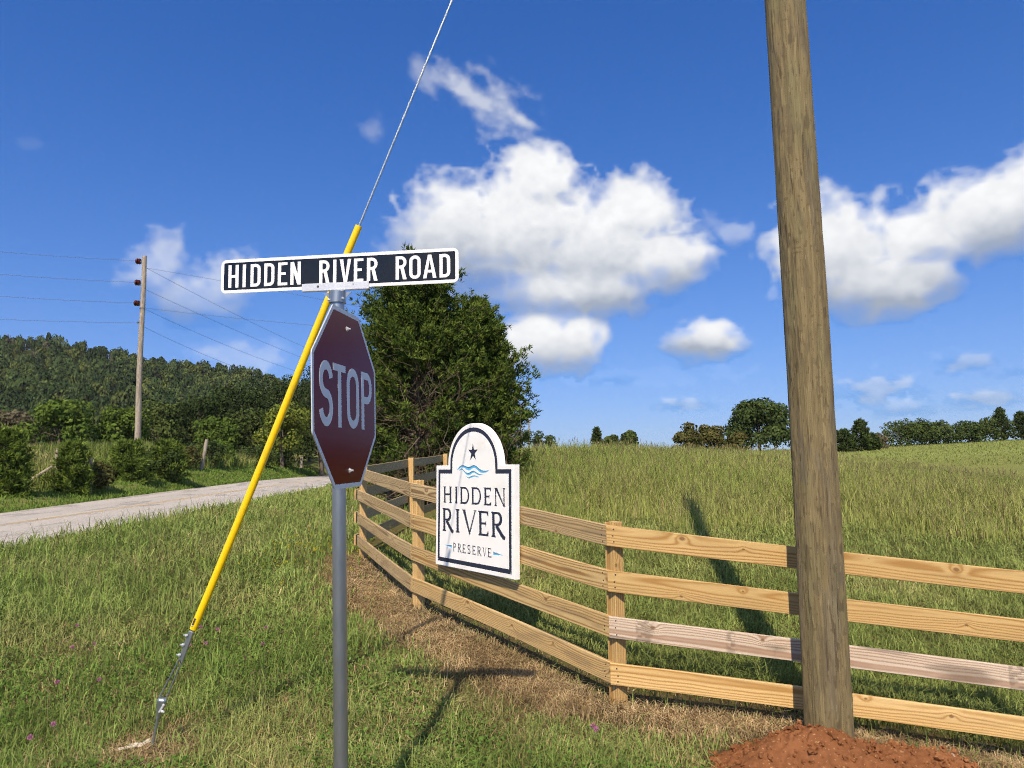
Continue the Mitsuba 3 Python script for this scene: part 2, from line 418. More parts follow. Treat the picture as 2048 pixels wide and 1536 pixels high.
# ---------------------------------------------------------------- the lie of the land
CP = np.array([(0, 0, 0), (-3, 0, .05), (3, 0, -.25), (0, 3, 0), (-2.1, 4.4, .05), (.63, 5.2, .03), (1.86, 4.7, -.09), (3.2, 4.85, -.28), (6, 4, -.5), (-1.05, 7.5, .27),
               (-2.1, 10.15, .45), (-1.75, 12.9, .6), (-1.4, 15.6, .68), (-5, 6, .18), (-5, 3, .12), (-7, 10, .32), (-4, 9, .30), (-4, 13, .42), (-6, 18, .45), (-4.5, 24, .6),
               (4, 8, .12), (3, 13, .58), (8, 13, .42), (14, 14, .1), (8, 7, -.25), (0, 20, 1.0), (1, 30, 1.62), (.4, 45, 2.05), (7, 60, 2.1), (15, 60, 1.88), (21, 60, 1.05), (10, 30, 1.3),
               (25, 40, .12), (40, 60, .15), (28, 20, -.2), (50, 30, -.2), (40, 90, 2.25), (55, 100, 3.1), (72, 105, 3.85), (90, 110, 4.2), (33, 85, 1.6), (18, 27, .05), (22, 33, -.1), (13.5, 30, .70), (30, 52, .0), (17, 76, 2.1), (10, 82, 2.5),
               (2.7, 120, 3), (-5, 80, .95), (-8, 55, .45), (-9.5, 40, .38), (-6, 40, .62), (-6, 30, .55), (-11, 60, .36), (-3, 34, .95), (0, 200, 2), (60, 180, 2.5), (110, 200, 2), (110, 60, 2),
               (-18.0, 30, .72), (-19.6, 30, 1.2), (-24, 32, 1.75), (-30, 40, 2.0), (-22.5, 44, 2.2), (-19.5, 44, 1.25), (-22.0, 52, 2.2), (-26, 55, 2.8), (-20.6, 52, 1.35), (-23.5, 62, 2.0), (-40, 60, 2.6), (-36, 75, 3), (-30, 90, 3.4), (-50, 70, 3), (-22.5, 80, 1.5), (-20.2, 60, 1.05),
               (-80, 60, 3), (-20, 20, .75), (-32, 20, 1.2), (-17, 10, .6), (-40, -10, 1), (40, -10, -1), (0, -20, 0), (-60, 120, 4), (-30, 140, 4), (-200, 100, 4), (300, 100, 2), (0, 400, 2), (300, 400, 2), (-300, 400, 4), (-200, -200, 0), (200, -200, 0)], float)
_rbf = RBFInterpolator(CP[:, :2], CP[:, 2], kernel='linear', smoothing=0.02)


def road_near(y):
    return -7.5 - 0.1 * y + 0.0045 * np.maximum(y - 70, 0) ** 2


def road_z(s, y):
    far = np.interp(y, [0, 23, 36, 54, 85, 140], [.33, .40, .56, .72, .72, .9])
    near = np.interp(y, [0, 60, 90, 140], [.34, .34, .5, .8])
    return near + s * (far - near)


def axis_grid(lo, hi, fine_lo, fine_hi, step, grow):
    a = list(np.arange(fine_lo, fine_hi + 1e-6, step))
    s = step
    while a[-1] < hi:
        s *= grow; a.append(a[-1] + s)
    s = step
    while a[0] > lo:
        s *= grow; a.insert(0, a[0] - s)
    return np.array(a)


gx = axis_grid(-1500, 1500, -8, 8, 0.2, 1.05)
gy = axis_grid(-400, 2500, 2.5, 18, 0.2, 1.045)
XX, YY = np.meshgrid(gx, gy, indexing='ij')
_c = np.stack([np.clip(XX, -250, 300), np.clip(YY, -150, 400)], -1).reshape(-1, 2)
ZZ = _rbf(_c).reshape(XX.shape)
ZZ += 0.06 * (meshkit.fbm(np.stack([XX * .8, YY * .8, XX * 0], -1), 3, 5) - .5) * np.clip(1 - np.hypot(XX, YY) / 60, 0, 1)
_s = (road_near(YY) - XX) / 6.0
_w = np.clip(np.maximum(-_s, _s - 1) * 6 / 1.3, 0, 1)
_w = _w * _w * (3 - 2 * _w)
_in = (YY > -30) & (YY < 130)
ZZ = np.where(_in, ZZ * _w + (road_z(np.clip(_s, 0, 1), YY) - 0.035) * (1 - _w), ZZ)
_gz = RegularGridInterpolator((gx, gy), ZZ, bounds_error=False, fill_value=None)


def ground(x, y):
    return _gz(np.stack(np.broadcast_arrays(np.asarray(x, float), np.asarray(y, float)), -1))


nx, ny = XX.shape
ii = (np.arange(nx - 1)[:, None] * ny + np.arange(ny - 1)[None]).ravel()
put('ground', (np.stack([XX, YY, ZZ], -1).reshape(-1, 3), np.stack([ii, ii + ny, ii + ny + 1, ii + 1], 1)), 'm_ground', smooth=True)
tag('ground', 'rolling grassy ground with green verge and open field', kind='structure')

ry = np.concatenate([np.arange(-20, 70, 1.0), np.arange(70, 125, 1.5)])
rs = np.linspace(0, 1, 13)
SS, RY = np.meshgrid(rs, ry, indexing='ij')
wob = 0.05 * (meshkit.noise(np.stack([RY * .9, SS * 9, RY * 0], -1), 4) - .5) * (np.abs(SS - .5) > .49)
rv = np.stack([road_near(RY) - 6.0 * SS + wob, RY, road_z(SS, RY) + 0.03 * (1 - (2 * SS - 1) ** 2)], -1).reshape(-1, 3)
m_ = len(ry)
ii = (np.arange(len(rs) - 1)[:, None] * m_ + np.arange(m_ - 1)[None]).ravel()
put('road', (rv, np.stack([ii, ii + 1, ii + m_ + 1, ii + m_], 1)), 'm_road', smooth=True, uv=np.stack([SS.ravel(), RY.ravel()], -1))
tag('road', 'pale worn asphalt country road curving away on the left', kind='structure')
for off in (-0.014, 0.018):
    c0, c1 = 0.5 + off - 0.009, 0.5 + off + 0.009
    ln = np.stack([np.stack([road_near(ry) - 6 * c, ry, road_z(c, ry) + 0.03 * (1 - (2 * c - 1) ** 2) + 0.005], -1) for c in (c0, c1)], 1).reshape(-1, 3)
    q = np.arange(len(ry) - 1) * 2
    k = put('road__centre_line', (ln, np.stack([q, q + 2, q + 3, q + 1], 1)), 'm_line', smooth=True)

# wooded hill on the left
hx = np.arange(-560, 20, 7.0); hy = np.arange(150, 620, 7.0)
HX, HY = np.meshgrid(hx, hy, indexing='ij')


def hill_height(x, y):
    a = np.clip(x / np.maximum(y, 1) * 420, -560, 60)
    ridge = np.interp(a, [-560, -420, -330, -294, -271, -251, -224, -200, -173, -150, -137, -110, -75, -30, 20], [52, 62, 68, 70, 71.5, 68, 63, 57, 54.5, 50, 46, 38, 22, 6, 0])
    t = np.clip((y - 165) / 255, 0, 1)
    prof = t ** 1.15
    prof = prof - np.clip((y - 420) / 420, 0, 1) * 0.6
    return 1.5 + ridge * prof + 4.0 * (meshkit.fbm(np.stack([x * .02, y * .02, 0 * x], -1), 3, 8) - .5) * t


HZ = hill_height(HX, HY) - 1.0
n2 = len(hy)
ii = (np.arange(len(hx) - 1)[:, None] * n2 + np.arange(n2 - 1)[None]).ravel()
put('hill', (np.stack([HX, HY, HZ], -1).reshape(-1, 3), np.stack([ii, ii + n2, ii + n2 + 1, ii + 1], 1)), 'm_hill', smooth=True)
tag('hill', 'long wooded hill rising behind the road', kind='structure')

# ---------------------------------------------------------------- foliage builders


def kites(c, d, length, width, rng, face=None):
    """Kite-shaped leaves: centre c, direction d; two triangles each."""
    n = len(c)
    d = unit(d)
    if face is not None:
        face = unit(face)
        d = unit(d - face * (d * face).sum(1, keepdims=True))
    s = unit(np.cross(d, face if face is not None else unit(rng.normal(size=(n, 3)))))
    L, W = np.broadcast_to(length, n)[:, None], np.broadcast_to(width, n)[:, None]
    v = np.stack([c - d * L * .5, c + s * W * .5 - d * L * .08, c + d * L * .5, c - s * W * .5 - d * L * .08], 1).reshape(-1, 3)
    b = np.arange(n) * 4
    return v, np.concatenate([np.stack([b, b + 1, b + 2], 1), np.stack([b, b + 2, b + 3], 1)])


def tint(n, pal, rng, k=4, j=0.18):
    pal = np.asarray(pal)
    t = rng.random(n)[:, None]
    i, l = rng.integers(0, len(pal), n), rng.integers(0, len(pal), n)
    c = pal[i] * (1 - t) + pal[l] * t
    c = c * (1 + j * rng.normal(size=(n, 1)))
    return np.repeat(np.clip(c, .004, .9), k, axis=0)


DARK = [(0.042, 0.066, 0.021), (0.058, 0.087, 0.027), (0.076, 0.108, 0.032)]
VDARK = [(0.024, 0.040, 0.014), (0.034, 0.054, 0.018), (0.048, 0.072, 0.023)]
OAKG = [(0.055, 0.082, 0.024), (0.075, 0.105, 0.030), (0.095, 0.125, 0.038)]
LIGHT = [(0.095, 0.150, 0.028), (0.125, 0.180, 0.035), (0.075, 0.125, 0.025)]
YELL = [(0.15, 0.185, 0.032), (0.11, 0.155, 0.028), (0.18, 0.195, 0.036)]
BROWNG = [(0.105, 0.105, 0.035), (0.075, 0.085, 0.028), (0.13, 0.11, 0.04)]
GREYG = [(0.13, 0.115, 0.075), (0.10, 0.10, 0.055), (0.15, 0.125, 0.085)]
CEDAR = [(0.082, 0.132, 0.028), (0.118, 0.170, 0.034), (0.155, 0.200, 0.042), (0.054, 0.092, 0.022)]


def broadleaf(key, x, y, top, r, pal, seed, zb=None, leaf=0.22, n=2600, clumps=26, low=0.12, label=None, group=None, category='tree', ry_=None, trunk_r=None):
    rng = np.random.default_rng(seed)
    key = name(key)
    z0 = float(ground(x, y)) if zb is None else zb
    H = top - z0
    zc0 = z0 + low * H
    rz = (top - zc0) / 2
    cen = np.array([x, y, zc0 + rz])
    rad = np.array([r, ry_ or r, rz])
    # clumps over the crown's volume, mostly near its surface
    dirs = unit(rng.normal(size=(clumps, 3)))
    dirs[:, 2] = np.where(dirs[:, 2] < -0.55, -dirs[:, 2], dirs[:, 2])
    rr = rng.uniform(0.45, 0.86, clumps)
    cl = cen + dirs * rr[:, None] * rad * (0.88 + 0.24 * rng.random((clumps, 1)))
    cr = min(r, rz) * rng.uniform(0.26, 0.46, clumps)
    w = cr ** 2 / (cr ** 2).sum()
    which = rng.choice(clumps, n, p=w)
    o = unit(rng.normal(size=(n, 3)) + [0, 0, 0.35])
    c = cl[which] + o * (cr[which] * rng.uniform(0.55, 1.08, n) ** 0.6)[:, None] * [1, 1, .85]
    c[:, 2] = np.maximum(c[:, 2], z0 + 0.04 * H)
    dd = unit(o * 0.4 + rng.normal(size=(n, 3)) * 0.8)
    v, f = kites(c, dd, leaf * rng.uniform(.7, 1.4, n), leaf * rng.uniform(.5, .9, n), rng, face=o + .38 * rng.normal(size=(n, 3)))
    col = tint(n, pal, rng) * np.repeat(rng.uniform(.82, 1.2, clumps)[which], 4)[:, None]
    put(f'{key}__crown', (v, f), 'm_leaf', color=col)
    tr = trunk_r or max(0.06, 0.055 * H * .6)
    p0, p1 = np.array([x, y, z0 - 0.3]), cen + [0, 0, rz * .35]
    ms = [tube(np.linspace(p0, p1, 6) + rng.normal(size=(6, 3)) * [.06 * r, .06 * r, 0] * np.array([0, .5, 1, 1, 1, 0])[:, None], np.linspace(tr, tr * .3, 6), 7)]
    for k in rng.choice(clumps, min(8, clumps), replace=False):
        a = p0 + (p1 - p0) * rng.uniform(.35, .85)
        ms.append(tube([a, a * .5 + cl[k] * .5 + [0, 0, .06 * H], cl[k]], [tr * .4, tr * .25, tr * .1], 5))
    put(f'{key}__trunk', join(ms), 'm_bark', smooth=True)
    return tag(key, label, category, group)


def sprays(base, d, n, rng, L, W, pal, fan=0.75):
    """n kites fanned about each direction d from base points."""
    B = np.repeat(base, n, 0); D = np.repeat(d, n, 0)
    dd = unit(D + fan * rng.normal(size=B.shape) * [1, 1, .8])
    l = L * rng.uniform(.6, 1.3, len(B))
    v, f = kites(B + dd * (l * .5)[:, None] + rng.normal(size=B.shape) * L * .15, dd, l, W * rng.uniform(.7, 1.3, len(B)), rng)
    col = tint(len(base), pal, rng, k=n * 4, j=.22) * (1 + .12 * rng.normal(size=(len(v), 1)).repeat(1, 1))
    return v, f, np.clip(col, .004, .9)


def cedar(key, x, y, top, r, seed, n_br=160, per=26, kn=5, L=.15, W=.035, low=.06, profile=None, label=None, group=None, pal=CEDAR, lean=(0, 0), category='tree', spires=0, zb=None, keep=None):
    rng = np.random.default_rng(seed)
    key = name(key)
    z0 = float(ground(x, y)) if zb is None else zb
    H = top - z0
    profile = profile or (lambda t: np.clip(1.0 - t, 0, 1) ** .62 * np.clip(.62 + t * 2.2, 0, 1))
    base, dirs, wood = [], [], []
    tr = max(.02, .022 * H)
    tip = np.array([x + lean[0], y + lean[1], z0 + H * .97])
    root = np.array([x, y, z0 - .2])
    trunk = np.linspace(root, tip, 8)
    for i in range(n_br):
        t = low + (1 - low) * ((i + rng.random()) / n_br) ** .92
        az = i * 2.39996 + rng.normal() * .35
        R = r * profile(t) * (rng.uniform(.60, 1.02) + .20 * (rng.random() < .15))
        if keep is not None and not keep(t, az, rng):
            continue
        a = root + (tip - root) * t
        slope = .25 + .75 * t + rng.normal() * .15
        end = a + np.array([math.cos(az) * R, math.sin(az) * R, R * slope * .8 + .03 * H])
        mid = (a + end) / 2 + [0, 0, -.04 * R]
        wood.append(tube([a, mid, end], [tr * .35 * (1 - .7 * t), tr * .22 * (1 - .7 * t), tr * .06], 4, caps=False))
        m = max(4, int(per * (.35 + R / r)))
        s = rng.uniform(.22, 1.0, m) ** .75
        q = (1 - s)[:, None] ** 2 * a + 2 * (s * (1 - s))[:, None] * mid + (s ** 2)[:, None] * end
        side = unit(np.array([-math.sin(az), math.cos(az), 0]))
        q = q + side * (rng.normal(size=m) * .19 * R * (1.15 - s))[:, None] + rng.normal(size=(m, 3)) * .055 * R
        base.append(q)
        dirs.append(unit(end - a) * .75 + [0, 0, .45] + side * rng.normal(size=(m, 1)) * .5)
    for i in range(spires):
        t = rng.uniform(.45, .9); az = rng.uniform(0, 2 * PI); R = r * profile(t) * rng.uniform(.5, .95)
        a = root + (tip - root) * t + [math.cos(az) * R, math.sin(az) * R, 0]
        h = rng.uniform(.5, 1.0) * .19 * H
        m = 16
        s = np.linspace(0, 1, m)
        base.append(a + s[:, None] * [0, 0, h] + rng.normal(size=(m, 3)) * (.09 * (1 - s) + .02)[:, None])
        dirs.append(np.tile([0, 0, 1.0], (m, 1)) + rng.normal(size=(m, 3)) * .35)
    v, f, c = sprays(np.vstack(base), np.vstack(dirs), kn, rng, L, W, pal)
    put(f'{key}__foliage', (v, f), 'm_leaf', color=c)
    put(f'{key}__trunk', join([tube(trunk, np.linspace(tr, tr * .15, 8), 8)]), 'm_bark', smooth=True)
    put(f'{key}__branches', join(wood), 'm_bark')
    return tag(key, label, category, group)


def blades(x, y, h, w, lean, col, rng, zoff=-.01, curl=.5, az=None):
    n = len(x)
    az = rng.uniform(0, 2 * PI, n) if az is None else az
    dx, dy = np.cos(az), np.sin(az)
    sa = az + PI / 2 + rng.normal(size=n) * .5
    sx, sy = np.cos(sa) * w / 2, np.sin(sa) * w / 2
    z = ground(x, y) + zoff
    b = np.stack([x, y, z], -1)
    s = np.stack([sx, sy, 0 * sx], -1)
    m = b + np.stack([dx * lean * h * curl * .5, dy * lean * h * curl * .5, h * .58], -1)
    t = b + np.stack([dx * lean * h, dy * lean * h, h * np.sqrt(np.clip(1 - (.75 * lean) ** 2, .04, 1))], -1)
    v = np.stack([b - s, b + s, m - s * .8, m + s * .8, t], 1).reshape(-1, 3)
    k = np.arange(n) * 5
    f = np.concatenate([np.stack([k, k + 1, k + 3], 1), np.stack([k, k + 3, k + 2], 1), np.stack([k + 2, k + 3, k + 4], 1)])
    return v, f, np.repeat(np.clip(col, .004, .9), 5, 0)


def palette(rng, n, pal, wts, x, y, patch=.9, seed=0):
    """A colour per blade, drifting between the palette's entries in patches."""
    pal, wts = np.asarray(pal), np.asarray(wts, float)
    u = .6 * rng.random(n) + .4 * np.clip((meshkit.fbm(np.stack([x * patch, y * patch, 0 * x], -1), 3, seed) - .5) * 2.4 + .5, 0, .999)
    i = np.searchsorted(np.cumsum(wts / wts.sum()), u)
    return pal[np.clip(i, 0, len(pal) - 1)] * (1 + .16 * rng.normal(size=(n, 1)))


# ---------------------------------------------------------------- the fence's line
P1, P2, P3 = np.array([.62, 5.10]), np.array([-1.02, 7.40]), np.array([-2.11, 10.08])
PA = P1 + unit(np.array([3.19, 4.76]) - P1) * 2.82
D1, D2 = np.array([-1.76, 12.85]), np.array([-1.42, 15.6])
FL = [PA, P1, P2, P3]


def fence_side(x, y):
    """Signed distance from the fence A-B-C (positive on the camera's side)."""
    q = np.stack([x, y], -1)
    best, sign = np.full(len(q), 1e9), np.ones(len(q))
    for a, b in zip(FL[:-1], FL[1:]):
        e = b - a
        t = np.clip(((q - a) @ e) / (e @ e), 0, 1)
        d = np.linalg.norm(q - a - t[:, None] * e, axis=1)
        s = np.sign(e[0] * (q[:, 1] - a[1]) - e[1] * (q[:, 0] - a[0]))
        sign = np.where(d < best, s, sign); best = np.minimum(best, d)
    return best * sign


def scatter(rng, n, x0, x1, y0, y1, power):
    """Points with a density that falls off with y to the given power."""
    u = rng.random(n)
    p = 1 - power
    y = (y0 ** p + u * (y1 ** p - y0 ** p)) ** (1 / p) if abs(p) > 1e-6 else y0 * (y1 / y0) ** u
    return rng.uniform(x0, x1, n), y


def mound_h(x, y):
    m = .195 * np.exp(-((x - 1.62) / .30) ** 2 - ((y - 4.30) / .28) ** 2) + .15 * np.exp(-((x - 2.25) / .42) ** 2 - ((y - 4.30) / .26) ** 2) + .11 * np.exp(-((x - 1.95) / .92) ** 4 - ((y - 4.15) / .42) ** 2)
    q = np.stack([x, y, 0 * x], -1)
    lump = (meshkit.fbm(q * 7, 3, 2) - .5) * .06 + (np.abs(meshkit.fbm(q * 24, 3, 6) - .5)) * .060 + (meshkit.noise(q * 48, 5) - .5) * .018
    return m + lump * np.clip(m / .05, 0, 1) - .055


rng = np.random.default_rng(7)
GREEN = [(.085, .150, .032), (.125, .195, .045), (.165, .235, .062), (.215, .270, .085), (.27, .275, .11), (.40, .34, .17)]
# lawn on the camera's side and the verge up to the road
n = 330000
x, y = scatter(rng, n, -1, 1, 3.3, 62, 1.75)
x = x * (y * .80 + .4)
fd = fence_side(x, y)
left_of_d = (y < 10.2) | (x < -1.9 - .02 * y)
rd = x - road_near(y)
ok = ((fd > 0) & left_of_d | (y > 10.2) & (x < -2.2 - .035 * np.maximum(y - 20, 0))) & (rd > .02)
str_w = .14 + .50 * meshkit.fbm(np.stack([x * 1.1, y * 1.1, 0 * x], -1), 3, 14) + .25 * (x < .3)
ok &= ~((np.abs(fd) < str_w * .85) & (y < 10.5) & (rng.random(n) > .20))
ok &= ~(mound_h(x, y) > -.012)
ok &= ~((np.hypot(x + 2.1, (y - 4.40)) < .24) & (rng.random(n) > .3))
x, y, rd = x[ok], y[ok], rd[ok]
n = len(x)
tall = meshkit.fbm(np.stack([x * .55, y * .55, 0 * x], -1), 3, 31)
clump = meshkit.noise(np.stack([x * 6.5, y * 6.5, 0 * x], -1), 77)
h = (.024 + .120 * rng.random(n) ** 2.6) * (.5 + 1.0 * tall) * (.55 + .9 * clump) * (1 + .9 * np.clip((7 - rd) / 7, 0, 1) * (y > 7))
h = np.where((x < -1.3) & (y > 5.5), h * 1.35, h)
w = np.maximum(.0036, .00105 * y) * rng.uniform(.6, 1.7, n)
col = palette(rng, n, GREEN, [1.0, 1.9, 2.7, 2.3, .8, .5], x, y, .8, 3)
straw_patch = np.clip((meshkit.fbm(np.stack([x * .9, y * .9, 0 * x], -1), 3, 51) - .56) * 6, 0, 1)[:, None]
col = col * (1 - .35 * straw_patch) + .35 * straw_patch * np.array([.30, .25, .12])
col = col * [1.20, 1.19, 1.14]
col = col * (.72 + .56 * meshkit.noise(np.stack([x * 4.2, y * 4.2, 0 * x], -1), 79))[:, None]
L1 = blades(x, y, h * rng.uniform(.8, 1.3, n), w, .2 + 1.5 * rng.random(n) ** 1.2, col, rng)
# taller stalks with seed heads in the rough part on the left
n = 5200
x, y = scatter(rng, n, -1, 1, 4.6, 22, 1.2)
x = x * (y * .8)
ok = (x - road_near(y) > .1) & (x < -1.6 - .10 * (y - 6)) & (meshkit.fbm(np.stack([x * .7, y * .7, 0 * x], -1), 3, 61) > .43)
x, y = x[ok], y[ok]; n = len(x)
h = rng.uniform(.18, .52, n)
L2 = blades(x, y, h, np.maximum(.0022, .0006 * y) * rng.uniform(.8, 1.3, n), rng.uniform(.05, .5, n), palette(rng, n, [(.13, .17, .05), (.20, .20, .08), (.22, .17, .09)], [1, 1, 1], x, y, 1, 5), rng)
hd = rng.random(n) < .55
hc = L2[0].reshape(-1, 5, 3)[hd, 4]
hv, hf = kites(hc, np.tile([0, 0, 1.], (len(hc), 1)) + rng.normal(size=hc.shape) * .3, rng.uniform(.03, .07, len(hc)), rng.uniform(.006, .011, len(hc)), rng)
hcol = np.repeat(rng.uniform(.7, 1.2, (len(hc), 1)) * [.16, .11, .075], 4, 0)
# broad clover and weed leaves low in the sward
n = 60000
x, y = scatter(rng, n, -1, 1, 3.4, 13, 1.9)
x = x * (y * .78)
fd = fence_side(x, y)
ok = (fd > .9) & (x - road_near(y) > .5) & (meshkit.fbm(np.stack([x * 1.1, y * 1.1, 0 * x], -1), 3, 71) > .44) & (mound_h(x, y) < -.012) & (y < 10)
x, y = x[ok], y[ok]; n = len(x)
c = np.stack([x, y, ground(x, y) + rng.uniform(.02, .075, n)], -1)
cv, cf = kites(c, rng.normal(size=(n, 3)) * [1, 1, .35], rng.uniform(.014, .032, n), rng.uniform(.012, .024, n), rng)
ccol = tint(n, [(.08, .16, .03), (.115, .205, .042), (.155, .24, .055)], rng)
vv, ff = join([(L1[0], L1[1]), (L2[0], L2[1]), (hv, hf), (cv, cf)])
put('verge_grass', (vv, ff), 'm_grass', color=np.vstack([L1[2], L2[2], hcol, ccol]))
tag('verge_grass', 'uneven mown green grass with clover on the near verge', 'grass', kind='stuff')

# lawn behind the fence
n = 190000
x, y = scatter(rng, n, -1, 1, 4.6, 16.5, 1.5)
x = x * (y * .5 + .6) + y * .24
fd = fence_side(x, y)
ok = (fd < 0) & ~((y > 10) & (x < -2.0 + .12 * (y - 10))) & ~((np.abs(fd) < .26 + .16 * meshkit.noise(np.stack([x * 3, y * 3, 0 * x], -1), 4)) & (rng.random(n) > .06)) & (y < 15.5 + 2 * (meshkit.fbm(np.stack([x, y * 0, x * 0], -1), 2, 3) - .5))
x, y, fd = x[ok], y[ok], fd[ok]; n = len(x)
h = (.035 + .12 * rng.random(n) ** 1.9) * (.55 + .9 * meshkit.noise(np.stack([x * 6, y * 6, 0 * x], -1), 78)) * (.8 + .6 * meshkit.fbm(np.stack([x * .8, y * .8, 0 * x], -1), 3, 36))
lush = np.exp(-((np.abs(fd) - .45) / .35) ** 2) * (x > .9)
h *= 1 + 1.2 * lush * rng.random(n)
w = np.maximum(.0036, .0011 * y) * rng.uniform(.7, 1.4, n)
col = palette(rng, n, [(.110, .160, .045), (.160, .212, .064), (.205, .255, .082), (.255, .290, .105), (.37, .34, .17)], [1.3, 2.2, 2.0, 1.3, .5], x, y, .7, 13)
col *= (1 - .25 * lush)[:, None]
col = col * (.75 + .5 * meshkit.noise(np.stack([x * 4, y * 4, 0 * x], -1), 80))[:, None]
v, f, c = blades(x, y, h, w, .2 + 1.4 * rng.random(n) ** 1.2, col * [1.34, 1.24, 1.2], rng)
put('lawn_grass', (v, f), 'm_grass', color=c)
tag('lawn_grass', 'mown green grass strip behind the board fence', 'grass', kind='stuff')

# tall grass of the field
n = 190000
x, y = scatter(rng, n, -1, 1, 11.6, 74, 1.55)
x = x * (y * .50) + y * .27
edge = 12.0 + 8.0 * (meshkit.fbm(np.stack([x * .55, y * .25, x * 0], -1), 4, 23) - .5) - .08 * x
ok = (y > edge + 5 * rng.random(n) ** 2) & ~((x > 10 + .12 * y) & (y > 27 + 6 * rng.random(n))) & ~((x < -1.1 + .16 * (y - 13)) & (y < 24)) & (x > -8) & ~((x > 26) & (y > 66))
x, y, edge = x[ok], y[ok], edge[ok]; n = len(x)
h = (.42 + .55 * rng.random(n)) * np.clip(.30 + (y - edge) / 6, .3, 1) * (.75 + .5 * meshkit.fbm(np.stack([x * .3, y * .3, 0 * x], -1), 3, 27))
w = np.maximum(.006, .00095 * y) * rng.uniform(.6, 1.4, n)
col = palette(rng, n, [(.115, .175, .042), (.165, .220, .056), (.215, .265, .074), (.265, .295, .095), (.33, .32, .14), (.20, .165, .085)], [1.2, 2.2, 2.5, 1.6, .6, .4], x, y, .22, 17)
A1 = blades(x, y, h, w, rng.uniform(.05, .50, n), col * [1.24, 1.19, 1.16], rng, curl=.4)
sel = rng.random(n) < .11
hc = A1[0].reshape(-1, 5, 3)[sel, 4]; m = len(hc)
hv, hf = kites(hc + [0, 0, .04], np.tile([0, 0, 1.], (m, 1)) + rng.normal(size=hc.shape) * .35, rng.uniform(.10, .24, m), np.maximum(.012, .0011 * hc[:, 1]) * rng.uniform(.6, 1.1, m), rng)
hcol = np.repeat(np.array([(.24, .20, .10), (.19, .15, .085), (.27, .26, .11)])[rng.integers(0, 3, m)] * rng.uniform(.8, 1.2, (m, 1)), 4, 0)
vv, ff = join([(A1[0], A1[1]), (hv, hf)])
put('field_grass', (vv, ff), 'm_grass', color=np.vstack([A1[2], hcol]))
tag('field_grass', 'tall yellow green meadow grass across the field', 'grass', kind='stuff')

# short grass on the far rise at the right
n = 26000
x = rng.uniform(20, 110, n); y = rng.uniform(68, 118, n)
h = rng.uniform(.10, .28, n)
v, f, c = blades(x, y, h, .09 * rng.uniform(.6, 1.4, n), rng.uniform(.2, .9, n), palette(rng, n, [(.16, .21, .055), (.205, .25, .068), (.245, .27, .085), (.28, .28, .10)], [1, 2, 2, 1], x, y, .1, 19), rng)
put('hillside_grass', (v, f), 'm_grass', color=c)
tag('hillside_grass', 'short bright green grass on the far rise at right', 'grass', kind='stuff')

# grass on the bank across the road
n = 74000
y = 12 + 70 * rng.random(n) ** 1.35
off = 26 * rng.random(n) ** 1.7
x = road_near(y) - 6.0 - off
h = np.where(off < 2.0 + .6 * rng.random(n), rng.uniform(.08, .2, n), rng.uniform(.35, 1.15, n)) * (.7 + .7 * meshkit.fbm(np.stack([x * .3, y * .3, 0 * x], -1), 3, 43))
w = np.maximum(.006, .00105 * y) * rng.uniform(.7, 1.5, n)
col = palette(rng, n, [(.11, .165, .035), (.16, .21, .052), (.215, .245, .075), (.28, .265, .11), (.37, .31, .17)], [1.2, 2, 2.2, 1.4, 1.0], x, y, .3, 47)
col = np.where((off < 2.3)[:, None], np.array([.14, .22, .045]) * rng.uniform(.7, 1.35, (n, 1)), col)
v, f, c = blades(x, y, h, w, rng.uniform(.1, .7, n), col, rng)
put('bank_grass', (v, f), 'm_grass', color=c)
tag('bank_grass', 'rough grass and weeds on the bank across the road', 'grass', kind='stuff')

# dead straw along the fence
n = 62000
t = rng.random(n)
seg = np.searchsorted([.30, .62], t)
a = np.array([PA, P1, P2])[seg]; b = np.array([P1, P2, P3])[seg]
q = a + (b - a) * rng.random((n, 1))
e = unit(b - a); nrm = np.stack([-e[:, 1], e[:, 0]], -1)
o = rng.normal(size=n) * .17 + np.where(seg == 0, .03, .15)
q = q + nrm * o[:, None] + rng.normal(size=(n, 2)) * .05
x, y = q[:, 0], q[:, 1]
far = (np.abs(o - .3) > .55) & (meshkit.fbm(np.stack([x * 2, y * 2, 0 * x], -1), 2, 9) < .5)
sd_ = fence_side(x, y)
ok = (mound_h(x, y) < -.012) & (y > 3.5) & ~far & ~((sd_ < .02) & (sd_ > -.34) & (rng.random(n) > .22))
x, y = x[ok], y[ok]; n = len(x)
x2, y2 = rng.normal(size=1600) * .16 - 2.1, rng.normal(size=1600) * .16 + 4.42
x3, y3 = scatter(rng, 16000, -1, 1, 3.5, 11, 1.8)
x3 = x3 * y3 * .75
k3 = (fence_side(x3, y3) > .3) & (x3 - road_near(y3) > .5) & (mound_h(x3, y3) < -.012)
x, y = np.concatenate([x, x2, x3[k3]]), np.concatenate([y, y2, y3[k3]]); n = len(x)
col = palette(rng, n, [(.21, .145, .076), (.31, .22, .115), (.42, .315, .17), (.55, .43, .255), (.14, .088, .046)], [1.2, 2.1, 2.2, 1.1, 1.2], x, y, 1.2, 57)
v, f, c = blades(x, y, rng.uniform(.03, .11, n), np.maximum(.0032, .0009 * y) * rng.uniform(.7, 1.5, n), rng.uniform(.6, 1.7, n), col * (.6 + .8 * meshkit.noise(np.stack([x * 11, y * 11, 0 * x], -1), 90))[:, None], rng, zoff=0)
put('dead_grass', (v, f), 'm_grass', color=c)
tag('dead_grass', 'dry tan dead grass strip along the foot of the fence', 'dry grass', kind='stuff')

# ---------------------------------------------------------------- board fence
RH, RT, GAP = .14, .026, .302
fence = 'board_fence'
tag(fence, 'new four rail wooden board fence running from the lower right around the white sign', 'fence')
_bid = [0]


